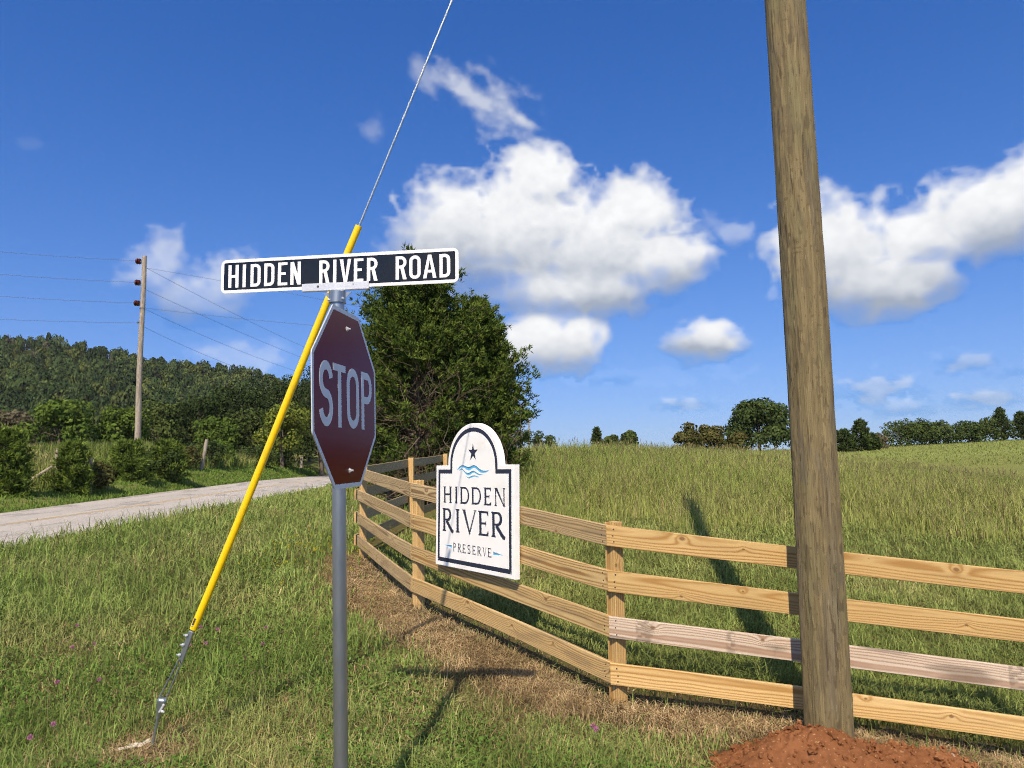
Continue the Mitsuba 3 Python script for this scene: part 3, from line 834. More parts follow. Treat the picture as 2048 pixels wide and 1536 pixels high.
def rail(p, q, z0, z1, variant, front, seed, label=None):
    """A board from plan point p to q (back face on the line), its top at z0, z1."""
    _bid[0] += 1
    r = np.random.default_rng(seed)
    m = 13
    t = np.linspace(0, 1, m)
    L = np.linalg.norm(np.asarray(q) - p)
    ax = np.concatenate([unit(np.asarray(q, float) - p), [0]])
    c = .003
    prof = np.array([(0, c), (0, RH - c), (c, RH), (RT - c, RH), (RT, RH - c), (RT, c), (RT - c, 0), (c, 0), (0, c)])  # (towards front, up from bottom)
    per = np.concatenate([[0], np.cumsum(np.linalg.norm(np.diff(prof, axis=0), axis=1))])
    # v runs 0..RH on the front face
    vcoord = (per[-1] - per) - (per[-1] - per[5])
    bow = .006 * r.normal() * np.sin(PI * t) ; bow2 = .004 * r.normal() * np.sin(2 * PI * t)
    V, UV = [], []
    for i in range(m):
        base = np.array([*(np.asarray(p) + (np.asarray(q) - p) * t[i]), z0 + (z1 - z0) * t[i] - RH + bow[i]])
        for (a, b), vc in zip(prof, vcoord):
            V.append(base + np.array([front[0] * (a + bow2[i]), front[1] * (a + bow2[i]), b]))
            UV.append((20 * _bid[0] + .5 + L * t[i], 10 * variant + 1e-3 + (vc % .33)))
    n = len(prof)
    F = []
    for i in range(m - 1):
        for j in range(n - 1):
            a0 = i * n + j
            F += [[a0, a0 + n, a0 + n + 1], [a0, a0 + n + 1, a0 + 1]]
    for e in (0, m - 1):
        b0 = len(V)
        for j in range(n - 1):
            V.append(V[e * n + j]); UV.append((20 * _bid[0] + .02 * (e > 0) + .1 * prof[j][0], 10 * 3 + .1 + prof[j][1]))
        for j in range(1, n - 2):
            F.append([b0, b0 + j, b0 + j + 1] if e == 0 else [b0, b0 + j + 1, b0 + j])
    k = put(f'{fence}__rail', (np.array(V), np.array(F)), 'm_wood', uv=np.array(UV))
    if label:
        tag(k, label)
    # nail heads at both ends
    ms = []
    for tt in (.045 / L, 1 - .045 / L):
        for zz in (.03, .068, .112):
            jit = r.normal(size=2) * .004
            pos = np.array([*(np.asarray(p) + (np.asarray(q) - p) * tt + ax[:2] * jit[0] + np.asarray(front) * (RT + bow2[0] * 0 - .001)), z0 + (z1 - z0) * tt - RH + zz + jit[1]])
            ms.append(lathe([(0, .0058), (.0020, .0054), (.0024, .0)], pos, [front[0], front[1], 0], 8))
    put(f'{k}__nails', join(ms), 'm_nail')
    tag(f'{k}__nails', kind='stuff')
    return k


def post(px, top, bottom, ex, seed, s=.089, label=None):
    _bid[0] += 1
    ex = unit(np.array([*ex, 0.])); ey = np.array([-ex[1], ex[0], 0])
    c = .004; h = s / 2
    prof = np.array([(-h, -h + c), (-h + c, -h), (h - c, -h), (h, -h + c), (h, h - c), (h - c, h), (-h + c, h), (-h, h - c), (-h, -h + c)])
    per = np.concatenate([[0], np.cumsum(np.linalg.norm(np.diff(prof, axis=0), axis=1))])
    V, UV = [], []
    zs = [bottom, bottom + .5 * (top - bottom), top - c, top]
    for i, z in enumerate(zs):
        k = 1 if i < 3 else 1 - c / h
        for (a, b), pr in zip(prof, per):
            V.append(np.array([px[0], px[1], z]) + ex * a * k + ey * b * k)
            UV.append((20 * _bid[0] + .3 + z - bottom, 10 * 0 + 1e-3 + pr % .35))
    n = len(prof); F = []
    for i in range(len(zs) - 1):
        for j in range(n - 1):
            a0 = i * n + j
            F += [[a0, a0 + 1, a0 + n + 1], [a0, a0 + n + 1, a0 + n]]
    b0 = len(V)
    for j in range(n - 1):
        V.append(V[3 * n + j] + [0, 0, (.002 if j % 3 else 0)]); UV.append((20 * _bid[0] + .05 + .3 * prof[j][0], .05 + prof[j][1]))
    for j in range(1, n - 2):
        F.append([b0, b0 + j, b0 + j + 1])
    return put(f'{fence}__post', (np.array(V), np.array(F)), 'm_wood', uv=np.array(UV))


def frontn(a, b):
    e = unit(np.asarray(b, float) - a)
    return np.array([e[1], -e[0]])


nA, nB, nC = frontn(P1, PA), frontn(P2, P1), frontn(P3, P2)
zA1, zAR = 1.228, .905
zB2, zC3 = 1.479, 1.640
bp = lambda p, nn: np.asarray(p) - nn * RT      # back of the boards
eA, eB, eC = unit(PA - P1), unit(P1 - P2), unit(P2 - P3)
cornerP1 = P1 - nA * (RT + .001) + eA * .050
P1B = P1 - .028 * nB - .026 * eB
for i in range(4):
    rail(bp(P1, nA) + eA * .004, bp(PA, nA), zA1 - i * GAP, zAR - i * .298, 2 if i == 2 else 0, nA, 100 + i, 'pale pinkish stained board, third from the top' if i == 2 else None)
    rail(bp(P2, nB) + eB * .004, bp(P1B, nB), zB2 - i * .303, zA1 - .004 - i * GAP, 3 if i != 0 else 1, nB, 110 + i)
    rail(bp(P3, nC), bp(P2, nC) - eC * .006, zC3 - i * .301, zB2 - i * .303, 1, nC, 120 + i)
po = lambda p, nn, e, sh=0: np.asarray(p) - nn * (RT + .0455) + e * sh
posts = [(cornerP1 - .0445 * (nB + eB), eB, 1.243), (po(P2, nB, eB, .025), eB, 1.505), (po(P3, nC, eC, .05), eC, zC3 + .02)]
for p, e, top in posts:
    post(p, top, float(ground(*p)) - .25, e, 1)
post(po(PA, nA, eA, -.02), zAR + .015, float(ground(*PA)) - .25, eA, 1)
# the far run, its boards on the road side of its posts
nD = np.array([-1, .13]) / math.hypot(1, .13)
dz = [(P3 + [.02, .04], 1.64), (D1, 1.765), (D2, 1.865), (D2 + (D2 - D1) * np.array([1.0, 1.0]), 1.95)]
for (a, za), (b, zb_) in zip(dz[:-1], dz[1:]):
    for i in range(4):
        rail(np.asarray(a) + nD * .046, np.asarray(b) + nD * .046, za - i * .301, zb_ - i * .301, 1, nD, 140 + i)
for p, top in dz[1:]:
    post(p, top + .02, float(ground(*p)) - .25, unit(D2 - D1), 2)

# ---------------------------------------------------------------- lettering


def D_shape(w, h, r):
    return box(-r, r, w - r, h - r).buffer(r, 24).intersection(box(0, 0, w, h))


def road_letter(ch, w, s):
    """A letter of a highway alphabet: one stroke width s, height 1."""
    if ch == 'I':
        return box(0, 0, s, 1)
    if ch == 'H':
        return union_all([box(0, 0, s, 1), box(w - s, 0, w, 1), box(0, .5 - s * .42, w, .5 + s * .42)])
    if ch == 'E':
        t = s * .82
        return union_all([box(0, 0, s, 1), box(0, 1 - t, w, 1), box(0, 0, w, t), box(0, .51 - t / 2, w * .84, .51 + t / 2)])
    if ch == 'T':
        return union_all([box(0, 1 - s * .82, w, 1), box(w / 2 - s / 2, 0, w / 2 + s / 2, 1)])
    if ch == 'N':
        return union_all([box(0, 0, s, 1), box(w - s, 0, w, 1), Polygon([(0, 1), (s * 1.05, 1), (w, 0), (w - s * 1.05, 0)])])
    if ch in 'DO':
        r = w * (.5 if ch == 'D' else .499)
        o = D_shape(w, 1, min(r, .49)) if ch == 'D' else box(r, r, w - r, 1 - r).buffer(r, 24)
        return o.difference(o.buffer(-s * .95))
    if ch in 'PR':
        b = .53 if ch == 'R' else .55
        o = D_shape(w, b, b * .47)
        g = union_all([affinity.translate(o.difference(o.buffer(-s * .9)), 0, 1 - b), box(0, 0, s, 1)])
        if ch == 'R':
            g = g.union(Polygon([(w * .42, 1 - b + .05), (w * .42 + s * 1.02, 1 - b + .05), (w * 1.02, 0), (w * 1.02 - s * 1.08, 0)]))
        return g
    if ch == 'V':
        return Polygon([(0, 1), (s * 1.05, 1), (w / 2, .24), (w - s * 1.05, 1), (w, 1), (w / 2 + s * .5, 0), (w / 2 - s * .5, 0)])
    if ch == 'A':
        o = Polygon([(0, 0), (w / 2 - s * .5, 1), (w / 2 + s * .5, 1), (w, 0), (w - s * 1.05, 0), (w / 2, .78), (s * 1.05, 0)])
        return o.union(box(w * .2, .24, w * .8, .24 + s * .8))
    if ch == 'S':
        b = (1 - s) / 4
        a1 = np.radians(np.linspace(8, 270, 30)); a2 = np.radians(np.linspace(90, -172, 30))
        rx = w / 2 - s / 2
        pts = [(w / 2 + rx * math.cos(a), 1 - s / 2 - b + b * math.sin(a)) for a in a1] + [(w / 2 + rx * math.cos(a), s / 2 + b + b * math.sin(a)) for a in a2[1:]]
        return LineString(pts).buffer(s / 2, cap_style='flat', join_style='round')


def serif_letter(ch, w, k=.115, t=.055):
    """A letter with slab serifs: thick strokes k, thin strokes t, height 1."""
    sf = .05

    def stem(x, kk=k, lo=0, hi=1, ov=.065):
        g = [box(x, lo, x + kk, hi)]
        for z, sg in ((lo, 1), (hi, -1)):
            g.append(Polygon([(x - ov, z), (x + kk + ov, z), (x + kk + ov, z + sg * sf * .75), (x + kk, z + sg * sf * 1.7), (x, z + sg * sf * 1.7), (x - ov, z + sg * sf * .75)]))
        return union_all(g)
    o = .065
    if ch == 'H':
        return union_all([stem(o), stem(w - o - k), box(o, .47, w - o, .47 + t * 1.1)])
    if ch == 'I':
        return stem(w / 2 - k / 2)
    if ch == 'D':
        r = min(.49, (w - o) * .72)
        out = affinity.translate(D_shape(w - o, 1, r), o, 0)
        inn = affinity.translate(D_shape(w - o - k * 1.9, 1 - 2 * t * 1.1, min(r, .5 - t * 1.1) * .86), o + k, t * 1.1)
        return union_all([out.difference(inn), stem(o)])
    if ch == 'E':
        tip = lambda z, sg: Polygon([(w * .72, z), (w, z), (w, z + sg * .20), (w - t * .7, z + sg * .20), (w - t * 1.6, z + sg * t), (w * .72, z + sg * t)])
        return union_all([stem(o), box(o, 1 - t, w, 1), box(o, 0, w, t), tip(1, -1), tip(0, 1), box(o, .50 - t / 2, w * .78, .50 + t / 2), box(w * .78 - t * .7, .40, w * .78, .60)])
    if ch == 'N':
        return union_all([stem(o, t * 1.2), stem(w - o - t * 1.2, t * 1.2, .0, 1), Polygon([(o - .03, 1), (o + k * 1.15, 1), (w - o, -.03), (w - o - t, -.03)]).buffer(0)])
    if ch == 'V':
        g = Polygon([(.05, 1), (.05 + k * 1.1, 1), (w / 2 + t * .3, .17), (w - .05 - t, 1), (w - .05, 1), (w / 2 + t * .5, -.03), (w / 2 - t * .2, -.03)]).buffer(0)
        return union_all([g, box(0, 1 - sf * .8, .1 + k * 1.1, 1), box(w - .14 - t, 1 - sf * .8, w, 1)])
    if ch in 'PR':
        b = .54
        W = (w - o) * (.92 if ch == 'P' else .80)
        out = affinity.translate(D_shape(W, b, b * .49), o, 1 - b)
        inn = affinity.translate(D_shape(W - k * 1.95, b - 2 * t, (b - 2 * t) * .47), o + k, 1 - b + t)
        g = union_all([out.difference(inn), stem(o)])
        if ch == 'R':
            leg = LineString([(o + k * 1.2 + .05, .47), (w * .74, .14), (w * .90, .02), (w, -.015)]).buffer(k * .5, cap_style='flat')
            g = g.union(leg.intersection(box(0, -.05, w + .1, .50)))
        return g
    if ch == 'S':
        b = (1 - t) / 4
        rx = w / 2 - t
        a1 = np.radians(np.linspace(25, 270, 26)); a2 = np.radians(np.linspace(90, -155, 26))
        pts = [(w / 2 + rx * math.cos(a), 1 - t / 2 - b + b * math.sin(a)) for a in a1] + [(w / 2 + rx * math.cos(a), t / 2 + b + b * math.sin(a)) for a in a2[1:]]
        return union_all([LineString(pts).buffer(k * .42, cap_style='flat'), box(w - t * 1.7, .72, w - t * .7, .99), box(t * .7, .01, t * 1.7, .28)])


# ---------------------------------------------------------------- stop sign and its post
yaw = .134
sc_ = np.array([-.71, 3.172, 1.942])
sd = np.array([math.sin(yaw), math.cos(yaw), 0]); sn = np.array([sd[1], -sd[0], 0])
ca, sa = math.cos(.014), math.sin(.014)
ex_, ey_ = ca * sd + sa * np.array([0, 0, 1.]), -sa * sd + ca * np.array([0, 0, 1.])
ey_ = unit(ey_ - .016 * sn); ez_ = unit(np.cross(ex_, ey_))
stop = tag('stop_sign', 'red octagonal stop sign facing right on a round galvanized steel post', 'stop sign')
h = .381; t_ = h * math.tan(PI / 8)
octo = Polygon([(-t_, h), (t_, h), (h, t_), (h, -t_), (t_, -h), (-t_, -h), (-h, -t_), (-h, t_)])
octo = octo.buffer(-.02).buffer(.02, 6)
put(f'{stop}__backing_plate', extrude(octo, .003, sc_, ex_, ey_, ez_, -.003), 'm_bright_steel')
put(f'{stop}__red_face', extrude(octo.buffer(-.019, join_style='mitre'), .0012, sc_, ex_, ey_, ez_, 0.0), 'm_sign_red')
put(f'{stop}__border', extrude(octo.buffer(-.0008).difference(octo.buffer(-.0195, join_style='mitre')), .0011, sc_, ex_, ey_, ez_, 0.0), 'm_sign_white')
lets = []
for ch, a, w in (('S', -.312, .142), ('T', -.165, .143), ('O', -.008, .152), ('P', .176, .146)):
    lets.append(affinity.translate(affinity.scale(road_letter(ch, w / .264, .138), .264, .264, origin=(0, 0)), a, -.128))
put(f'{stop}__lettering', extrude(union_all(lets), .0008, sc_, ex_, ey_, ez_, .0013), 'm_sign_white')
tag(f'{stop}__lettering', 'pale lettering STOP')
for a, b in ((.0, .302), (.012, -.309)):
    o = sc_ + ex_ * a + ey_ * b + ez_ * .001
    put(f'{stop}__bolt', join([lathe([(0, .012), (.002, .012), (.002, .008), (.008, .008), (.009, .007), (.009, .004), (.018, .004), (.0185, 0)], o, ez_, 6)]), 'm_bright_steel')
PX, PY = -.751, 3.176
ptop, pbot = np.array([-.757, 3.176, 2.405]), np.array([-.712, 3.176, -.35])
put(f'{stop}__post', lathe([(0, .0), (0, .0295), (np.linalg.norm(ptop - pbot), .0295), (np.linalg.norm(ptop - pbot), 0)], pbot, ptop - pbot, 32), 'm_galv', smooth=40)

# ---------------------------------------------------------------- street name sign
st = tag('street_name_sign', 'black street name sign with white border reading HIDDEN RIVER ROAD', 'street sign')
so = np.array([-.758, 3.172, 2.503])
sx = unit([math.cos(-.129), math.sin(-.129), 0]); sz_ = np.cross(sx, [0, 0, 1.]); su = np.array([0, 0, 1.])
LW, LH = 1.083, .153
plate = box(-LW / 2 + .025, -LH / 2 + .025, LW / 2 - .025, LH / 2 - .025).buffer(.025, 8)
put(f'{st}__plate', extrude(plate, .0025, so, sx, su, sz_, -.0025), 'm_reflective_white')
inner = box(-LW / 2 + .0145, -LH / 2 + .0145, LW / 2 - .0145, LH / 2 - .0145).buffer(-.006).buffer(.006, 6)
put(f'{st}__black_face', extrude(inner, .0008, so, sx, su, sz_, 0), 'm_sign_black')
put(f'{st}__border', extrude(plate.buffer(-.0012).difference(inner.buffer(.0004)), .0008, so, sx, su, sz_, 0), 'm_reflective_white')
lets = []
pos = [('H', -0.5065, -0.4577), ('I', -0.4386, -0.4206), ('D', -0.4016, -0.3543), ('D', -0.3377, -0.29), ('E', -0.2736, -0.2294), ('N', -0.2155, -0.1669), ('R', -0.0828, -0.0358), ('I', -0.0191, -0.0015), ('V', 0.011, 0.0633), ('E', 0.0758, 0.1188), ('R', 0.1347, 0.182), ('R', 0.2638, 0.3117), ('O', 0.324, 0.375), ('A', 0.385, 0.4446), ('D', 0.4578, 0.505)]
lh = .1035
for ch, u0, u1 in pos:
    lets.append(affinity.translate(affinity.scale(road_letter(ch, (u1 - u0) / lh, .145), lh, lh, origin=(0, 0)), u0, -lh / 2))
for g, wname in ((lets[:6], 'HIDDEN'), (lets[6:11], 'RIVER'), (lets[11:], 'ROAD')):
    k = put(f'{st}__lettering', extrude(union_all(g), .0006, so, sx, su, sz_, .0009), 'm_reflective_white')
    tag(k, f'white lettering {wname}')
bc = so - su * (LH / 2 + .002)
put(f'{st}__bracket', join([cbox((.305, .034, .0045), bc + sz_ * .0044 + su * .010 - sx * .007, sx, su), cbox((.305, .034, .0045), bc - sz_ * .0058 + su * .010 - sx * .007, sx, su),
                            cbox((.305, .012, .006), bc - sz_ * .0008 - su * .0055 - sx * .007, sx, sz_, .001)]), 'm_bright_steel')
put(f'{st}__bracket__rivet', join([lathe([(0, .0055), (.0015, .0055), (.003, .003), (.003, 0)], bc + sz_ * .0062 + su * .012 + sx * a, sz_, 10) for a in (-.085,)]), 'm_dark_steel')
put(f'{st}__bracket__rivet', lathe([(0, .003), (.0012, .003), (.002, 0)], bc + sz_ * .0062 + su * .016 + sx * .075, sz_, 8), 'm_dark_steel')
cap_top = bc - su * .012
cx = np.array([-.757, 3.176])
cap0 = np.array([cx[0], cx[1], cap_top[2] - .052])
put(f'{st}__post_cap', join([lathe([(0, .0302), (0, .0375), (.050, .0375), (.053, .034), (.054, 0)], cap0, [0, 0, 1], 32)]), 'm_galv', smooth=40)
for sg in (-1, 1):
    put(f'{st}__gusset', extrude(Polygon([(0, 0), (.028, .026), (0, .026)] if sg > 0 else [(0, 0), (0, .026), (-.028, .026)]), .004, np.array([cx[0], cx[1], cap_top[2] - .030]) + sx * sg * .0372, sx, su, sz_, -.002), 'm_galv')
for sg, zz in ((1, .016), (-1, .012)):
    dirn = unit(sz_ * .55 + sx * sg * .8)
    put(f'{st}__set_screw', lathe([(0, .0055), (.006, .0055), (.007, 0)], cap0 + [0, 0, zz] + dirn * .037, dirn, 8), 'm_bright_steel')

# ---------------------------------------------------------------- white carved sign on the fence
ws = tag('preserve_sign', 'white arched wooden sign with navy border reading HIDDEN RIVER PRESERVE fixed to the fence', 'sign')
eu = np.array([*eB, 0.]); en = np.array([*nB, 0.]); ev = np.array([0, 0, 1.])
ws0 = np.array([*(P2 + nB * .002), 0.]) + eu * .0
x0, x1, zb, zs, zt = .588, 1.824, .754, 1.646, 2.004
xc = (x0 + x1) / 2 + .03; ar = .412
th = np.linspace(0, PI, 49)
aw = [(xc + ar * math.cos(a), zs + (zt - zs) * math.sin(a)) for a in th]
outline = Polygon([(x0, zb), (x1, zb), (x1 + .018, zs)] + aw + [(x0 + .025, zs)])
ring = outline.buffer(-.036, join_style='mitre').difference(outline.buffer(-.073, join_style='mitre'))


def word(items, z, hgt, k, t, tall=None):
    g = []
    for ch, a, b in items:
        g.append(affinity.translate(affinity.scale(serif_letter(ch, (b - a) / hgt, k, t), hgt, hgt, origin=(0, 0)), a, z))
    return union_all(g)


hid = word([('H', .736, .885), ('I', .925, .995), ('D', 1.022, 1.175), ('D', 1.208, 1.362), ('E', 1.402, 1.512), ('N', 1.560, 1.716)], 1.312, .147, .20, .105)
riv = word([('R', .715, .908), ('I', .935, 1.025), ('V', 1.052, 1.290), ('E', 1.312, 1.468), ('R', 1.508, 1.705)], 1.060, .205, .195, .088)
pp = np.linspace(.890, 1.520, 9)
pre = word([(c, pp[i] + .008, pp[i] + (.064 if c in 'PES' else .074)) for i, c in enumerate('PRESERVE')], .893, .076, .19, .12)
star = Polygon([(1.242 + (.073 if i % 2 == 0 else .028) * 1.12 * math.sin(i * PI / 5), 1.752 + (.085 if i % 2 == 0 else .030) * math.cos(i * PI / 5)) for i in range(10)])


def wave_xy(pts):
    return [(.981 + (a - 485) / 570 * .506, 1.605 - (b - 1000) * .00047) for a, b in pts]


def smooth_line(pts):
    p = np.array(pts, float)
    t = np.linspace(0, len(p) - 1, 60)
    from scipy.interpolate import CubicSpline
    return CubicSpline(np.arange(len(p)), p)(t)


waves_light, waves_dark = [], []
for top_l, bot_l in (([(485, 1000), (530, 940), (585, 913), (640, 930), (700, 948), (750, 930), (795, 915), (850, 945), (900, 990), (950, 1015), (1000, 1018), (1055, 1005)], [(486, 1003), (540, 965), (585, 948), (630, 975), (690, 1008), (740, 992), (795, 962), (850, 1002), (910, 1047), (960, 1054), (1010, 1042), (1055, 1008)]),
                     ([(520, 1010), (550, 980), (580, 980), (620, 1020), (670, 1055), (710, 1050), (750, 1025), (795, 1020), (850, 1055), (900, 1078), (955, 1078)], [(521, 1013), (560, 998), (590, 1010), (630, 1062), (680, 1094), (720, 1090), (755, 1065), (795, 1050), (850, 1084), (900, 1094), (955, 1082)]),
                     ([(635, 1112), (690, 1135), (730, 1120), (790, 1102), (840, 1112), (890, 1125)], [(636, 1116), (690, 1152), (730, 1148), (790, 1124), (840, 1128), (890, 1129)])):
    a, b = smooth_line(wave_xy(top_l)), smooth_line(wave_xy(bot_l))
    m_ = a + (b - a) * .36
    waves_dark.append(Polygon(np.vstack([a, m_[::-1]])).buffer(0)); waves_light.append(Polygon(np.vstack([m_, b[::-1]])).buffer(0))
wed = [Polygon([(.742, .9385), (.880, .945), (.880, .9215)]), Polygon([(1.680, .9275), (1.531, .944), (1.531, .9185)])]
wedl = union_all([Polygon([(.742, .9385), (.880, .934), (.880, .9215)]), Polygon([(1.680, .9275), (1.531, .932), (1.531, .9185)])])
wedd = union_all(wed).difference(wedl)
cut = union_all([ring, hid, riv, pre, star, *[w.buffer(.0008) for w in waves_light + waves_dark], *wed])
TB = .050
put(f'{ws}__board', extrude(outline, TB, ws0, eu, ev, en, 0), 'm_white_board')
put(f'{ws}__face', extrude(outline.buffer(-.0035, join_style='mitre').difference(cut), .0030, ws0, eu, ev, en, TB + .0002), 'm_white_board')
put(f'{ws}__border', extrude(ring.buffer(-.0004), .0012, ws0, eu, ev, en, TB), 'm_navy')
for g, wname in ((hid, 'HIDDEN'), (riv, 'RIVER'), (pre, 'PRESERVE')):
    k = put(f'{ws}__lettering', extrude(g.buffer(-.0003), .0012, ws0, eu, ev, en, TB), 'm_navy')
    tag(k, f'navy lettering {wname}')
put(f'{ws}__star', extrude(star.buffer(-.0004), .0012, ws0, eu, ev, en, TB), 'm_navy')
for w in waves_light:
    put(f'{ws}__wave', extrude(w, .0012, ws0, eu, ev, en, TB), 'm_wave_light')
for w in waves_dark:
    put(f'{ws}__wave_shadow_line', extrude(w, .0014, ws0, eu, ev, en, TB), 'm_wave_dark')
for w in wedl.geoms:
    put(f'{ws}__wedge', extrude(w, .0012, ws0, eu, ev, en, TB), 'm_wave_light')
for w in wedd.geoms:
    put(f'{ws}__wedge_shade', extrude(w, .0014, ws0, eu, ev, en, TB), 'm_wave_dark')
for a, b in ((.632, .806), (.640, 1.32), (1.772, .800), (1.782, 1.12), (1.780, 1.32)):
    put(f'{ws}__screw', lathe([(0, .0045), (.0016, .004), (.002, 0)], ws0 + eu * a + ev * b + en * (TB + .0012), en, 8), 'm_bright_steel')

# ---------------------------------------------------------------- the near utility pole
up = tag('utility_pole', 'thick brown wooden utility pole standing in red dirt beside the fence', 'utility pole')
rng = np.random.default_rng(11)
nz, nt = 260, 72
zz = np.linspace(-.5, 10.12, nz); tt = np.arange(nt) * 2 * PI / nt
ZP, TP = np.meshgrid(zz, tt, indexing='ij')
R = .1385 - .0023 * ZP
q = np.stack([np.cos(TP) * 2.2, np.sin(TP) * 2.2, ZP * .9], -1)
R = R + .010 * (meshkit.fbm(q * [1, 1, .8], 3, 4) - .5) + .005 * (meshkit.fbm(q * [3.2, 3.2, .7], 3, 14) - .5) + .0035 * (meshkit.noise(q * [6, 6, 9], 8) - .5)
for _ in range(46):
    a, b = rng.uniform(0, 2 * PI), rng.uniform(0, 9)
    dth = np.angle(np.exp(1j * (TP - a)))
    g = np.exp(-(dth / .10) ** 2 - ((ZP - b) / .03) ** 2)
    R += rng.choice([-.004, .005]) * g
R -= .005 * np.exp(-(np.angle(np.exp(1j * (TP - (-PI / 2 + .28 + .05 * np.sin(ZP * 1.7))))) / .035) ** 2) * (meshkit.noise(np.stack([ZP * .8, 0 * ZP, 0 * ZP], -1), 3) > .42)
ox = .012 * np.sin(ZP * .9); oy = .010 * np.sin(ZP * .7 + 1)
pv = np.stack([POLE[0] + ox + R * np.cos(TP), POLE[1] + oy + R * np.sin(TP), ZP], -1).reshape(-1, 3)
F = []
for j in range(nt):
    a0 = np.arange(nz - 1) * nt + j; b0 = np.arange(nz - 1) * nt + (j + 1) % nt
    F += [np.stack([a0, b0, b0 + nt], 1), np.stack([a0, b0 + nt, a0 + nt], 1)]
pv = np.vstack([pv, [[POLE[0], POLE[1], 10.14]]]); last = (nz - 1) * nt
F.append(np.array([[len(pv) - 1, last + j, last + (j + 1) % nt] for j in range(nt)]))
put(f'{up}__shaft', (pv, np.vstack(F)), 'm_pole', smooth=True)
put(f'{up}__guy_bolt', tube([[POLE[0] - .15, POLE[1] - .01, 9.98], [POLE[0] + .16, POLE[1], 9.98]], .012, 8), 'm_dark_steel')

md = tag('dirt_mound', 'heap of loose red clay soil around the foot of the near utility pole', 'dirt heap')
mx = np.arange(.70, 3.45, .014); my = np.arange(3.35, 5.0, .014)
MX, MY = np.meshgrid(mx, my, indexing='ij')
MH = mound_h(MX, MY)
edge = np.minimum.reduce([MX - mx[0], mx[-1] - MX, MY - my[0], my[-1] - MY]) / .15
MZ = ground(MX, MY) + np.where(edge < 1, -.08 + (MH + .08) * np.clip(edge, 0, 1), MH)
k2 = len(my)
ii = (np.arange(len(mx) - 1)[:, None] * k2 + np.arange(k2 - 1)[None]).ravel()
put(f'{md}__soil', (np.stack([MX, MY, MZ], -1).reshape(-1, 3), np.stack([ii, ii + k2, ii + k2 + 1, ii + 1], 1)), 'm_dirt', smooth=35)
ms = []
n = 1500
cxx, cyy = rng.uniform(.9, 3.2, n), rng.uniform(3.5, 4.75, n)
hh = mound_h(cxx, cyy)
for a, b, c in zip(cxx, cyy, hh):
    if c > -.03 and (a - POLE[0]) ** 2 + (b - POLE[1]) ** 2 > .17 ** 2:
        s = .004 + .020 * rng.random() ** 3
        ico = trimesh.creation.icosphere(subdivisions=1, radius=s)
        v = ico.vertices * (1 + .35 * rng.normal(size=(len(ico.vertices), 1))) * rng.uniform(.7, 1.2, 3)
        ms.append((v + [a, b, float(ground(a, b)) + c + s * .4], ico.faces))
put(f'{md}__clods', join(ms), 'm_dirt')
tag(f'{md}__clods', kind='stuff')
for a, b, s in ((1.40, 4.02, .022), (1.98, 4.42, .02), (1.15, 4.05, .02), (2.4, 4.3, .018)):
    ico = trimesh.creation.icosphere(subdivisions=2, radius=s)
    v = ico.vertices * (1 + .5 * (meshkit.noise(ico.vertices / s * 1.6 + a * 9, 3)[:, None] - .5)) * [1.2, .9, .7]
    put(f'{md}__stone', (v + [a, b, float(ground(a, b)) + float(mound_h(np.array([a]), np.array([b]))[0]) + s * .3], ico.faces), 'm_line' if s > .021 else 'm_oldwood', smooth=30)

# ---------------------------------------------------------------- guy wire with its yellow guard
gw = tag('guy_wire', 'slanting steel guy wire with bright yellow plastic guard anchored in the grass', 'guy wire')
G = lambda x, z: np.array([x, 4.4, z])
g0, g1 = G(-1.863, .732), G(-.921, 3.114)
gd = unit(g1 - g0); gs = unit(np.array([gd[2], 0, -gd[0]])); gf = np.array([0, -1., 0])
top = np.array([POLE[0] - .14, POLE[1], 9.98])
ctop = g1 + (top - g1)
s = np.linspace(0, 1, 460)
cen = g0 + (ctop - g0) * s[:, None]
ln = np.linalg.norm(ctop - g0)
ms = []
for k in range(5):
    a = s * ln / .11 * 2 * PI + k * 2 * PI / 5
    ms.append(tube(cen + .0042 * (np.cos(a)[:, None] * gs + np.sin(a)[:, None] * gf), .0030, 4, caps=False))
put(f'{gw}__cable', join(ms), 'm_galv', smooth=True)
s2 = np.linspace(0, 1, 40)
put(f'{gw}__guard', join([tube(g0 - gd * .002 + (g1 - g0) * s2[:, None] + .004 * np.sin(s2 * 6)[:, None] * gs, .0215, 24)]), 'm_yellow', smooth=40)
put(f'{gw}__guard__clip', join([cbox((.012, .040, .006), g0 + gd * .045 + gf * .020 - gs * .006, gs, gd, .002)]), 'm_dark_steel')
put(f'{gw}__guard__clip', join([cbox((.010, .010, .010), g0 + gd * .020 + gf * .020 - gs * .008, gs, gd, .002)]), 'm_bright_steel')
# three-bolt clamp
c0, c1 = G(-1.872, .722), G(-1.928, .558)
cd = unit(c1 - c0); cs = unit(np.array([cd[2], 0, -cd[0]])); cl = np.linalg.norm(c1 - c0)
put(f'{gw}__clamp', join([cbox((.026, cl, .012), (c0 + c1) / 2 + gf * .010, cs, cd, .003), cbox((.020, cl * .96, .010), (c0 + c1) / 2 - gf * .008 , cs, cd, .003), cbox((.006, cl * .98, .016), (c0 + c1) / 2 + gf * .012 - cs * .014, cs, cd, .002)]), 'm_galv')
for t in (.16, .48, .82):
    o = c0 + cd * cl * t
    kb = put(f'{gw}__clamp__bolt', join([lathe([(0, .0095), (.010, .0095), (.012, .006), (.012, 0)], o + gf * .016 + cs * .010, cs * .8 + gf * .6, 6), lathe([(0, .004), (.020, .004), (.020, 0)], o + gf * .016 + cs * .012, cs * .8 + gf * .6, 8)]), 'm_bright_steel')
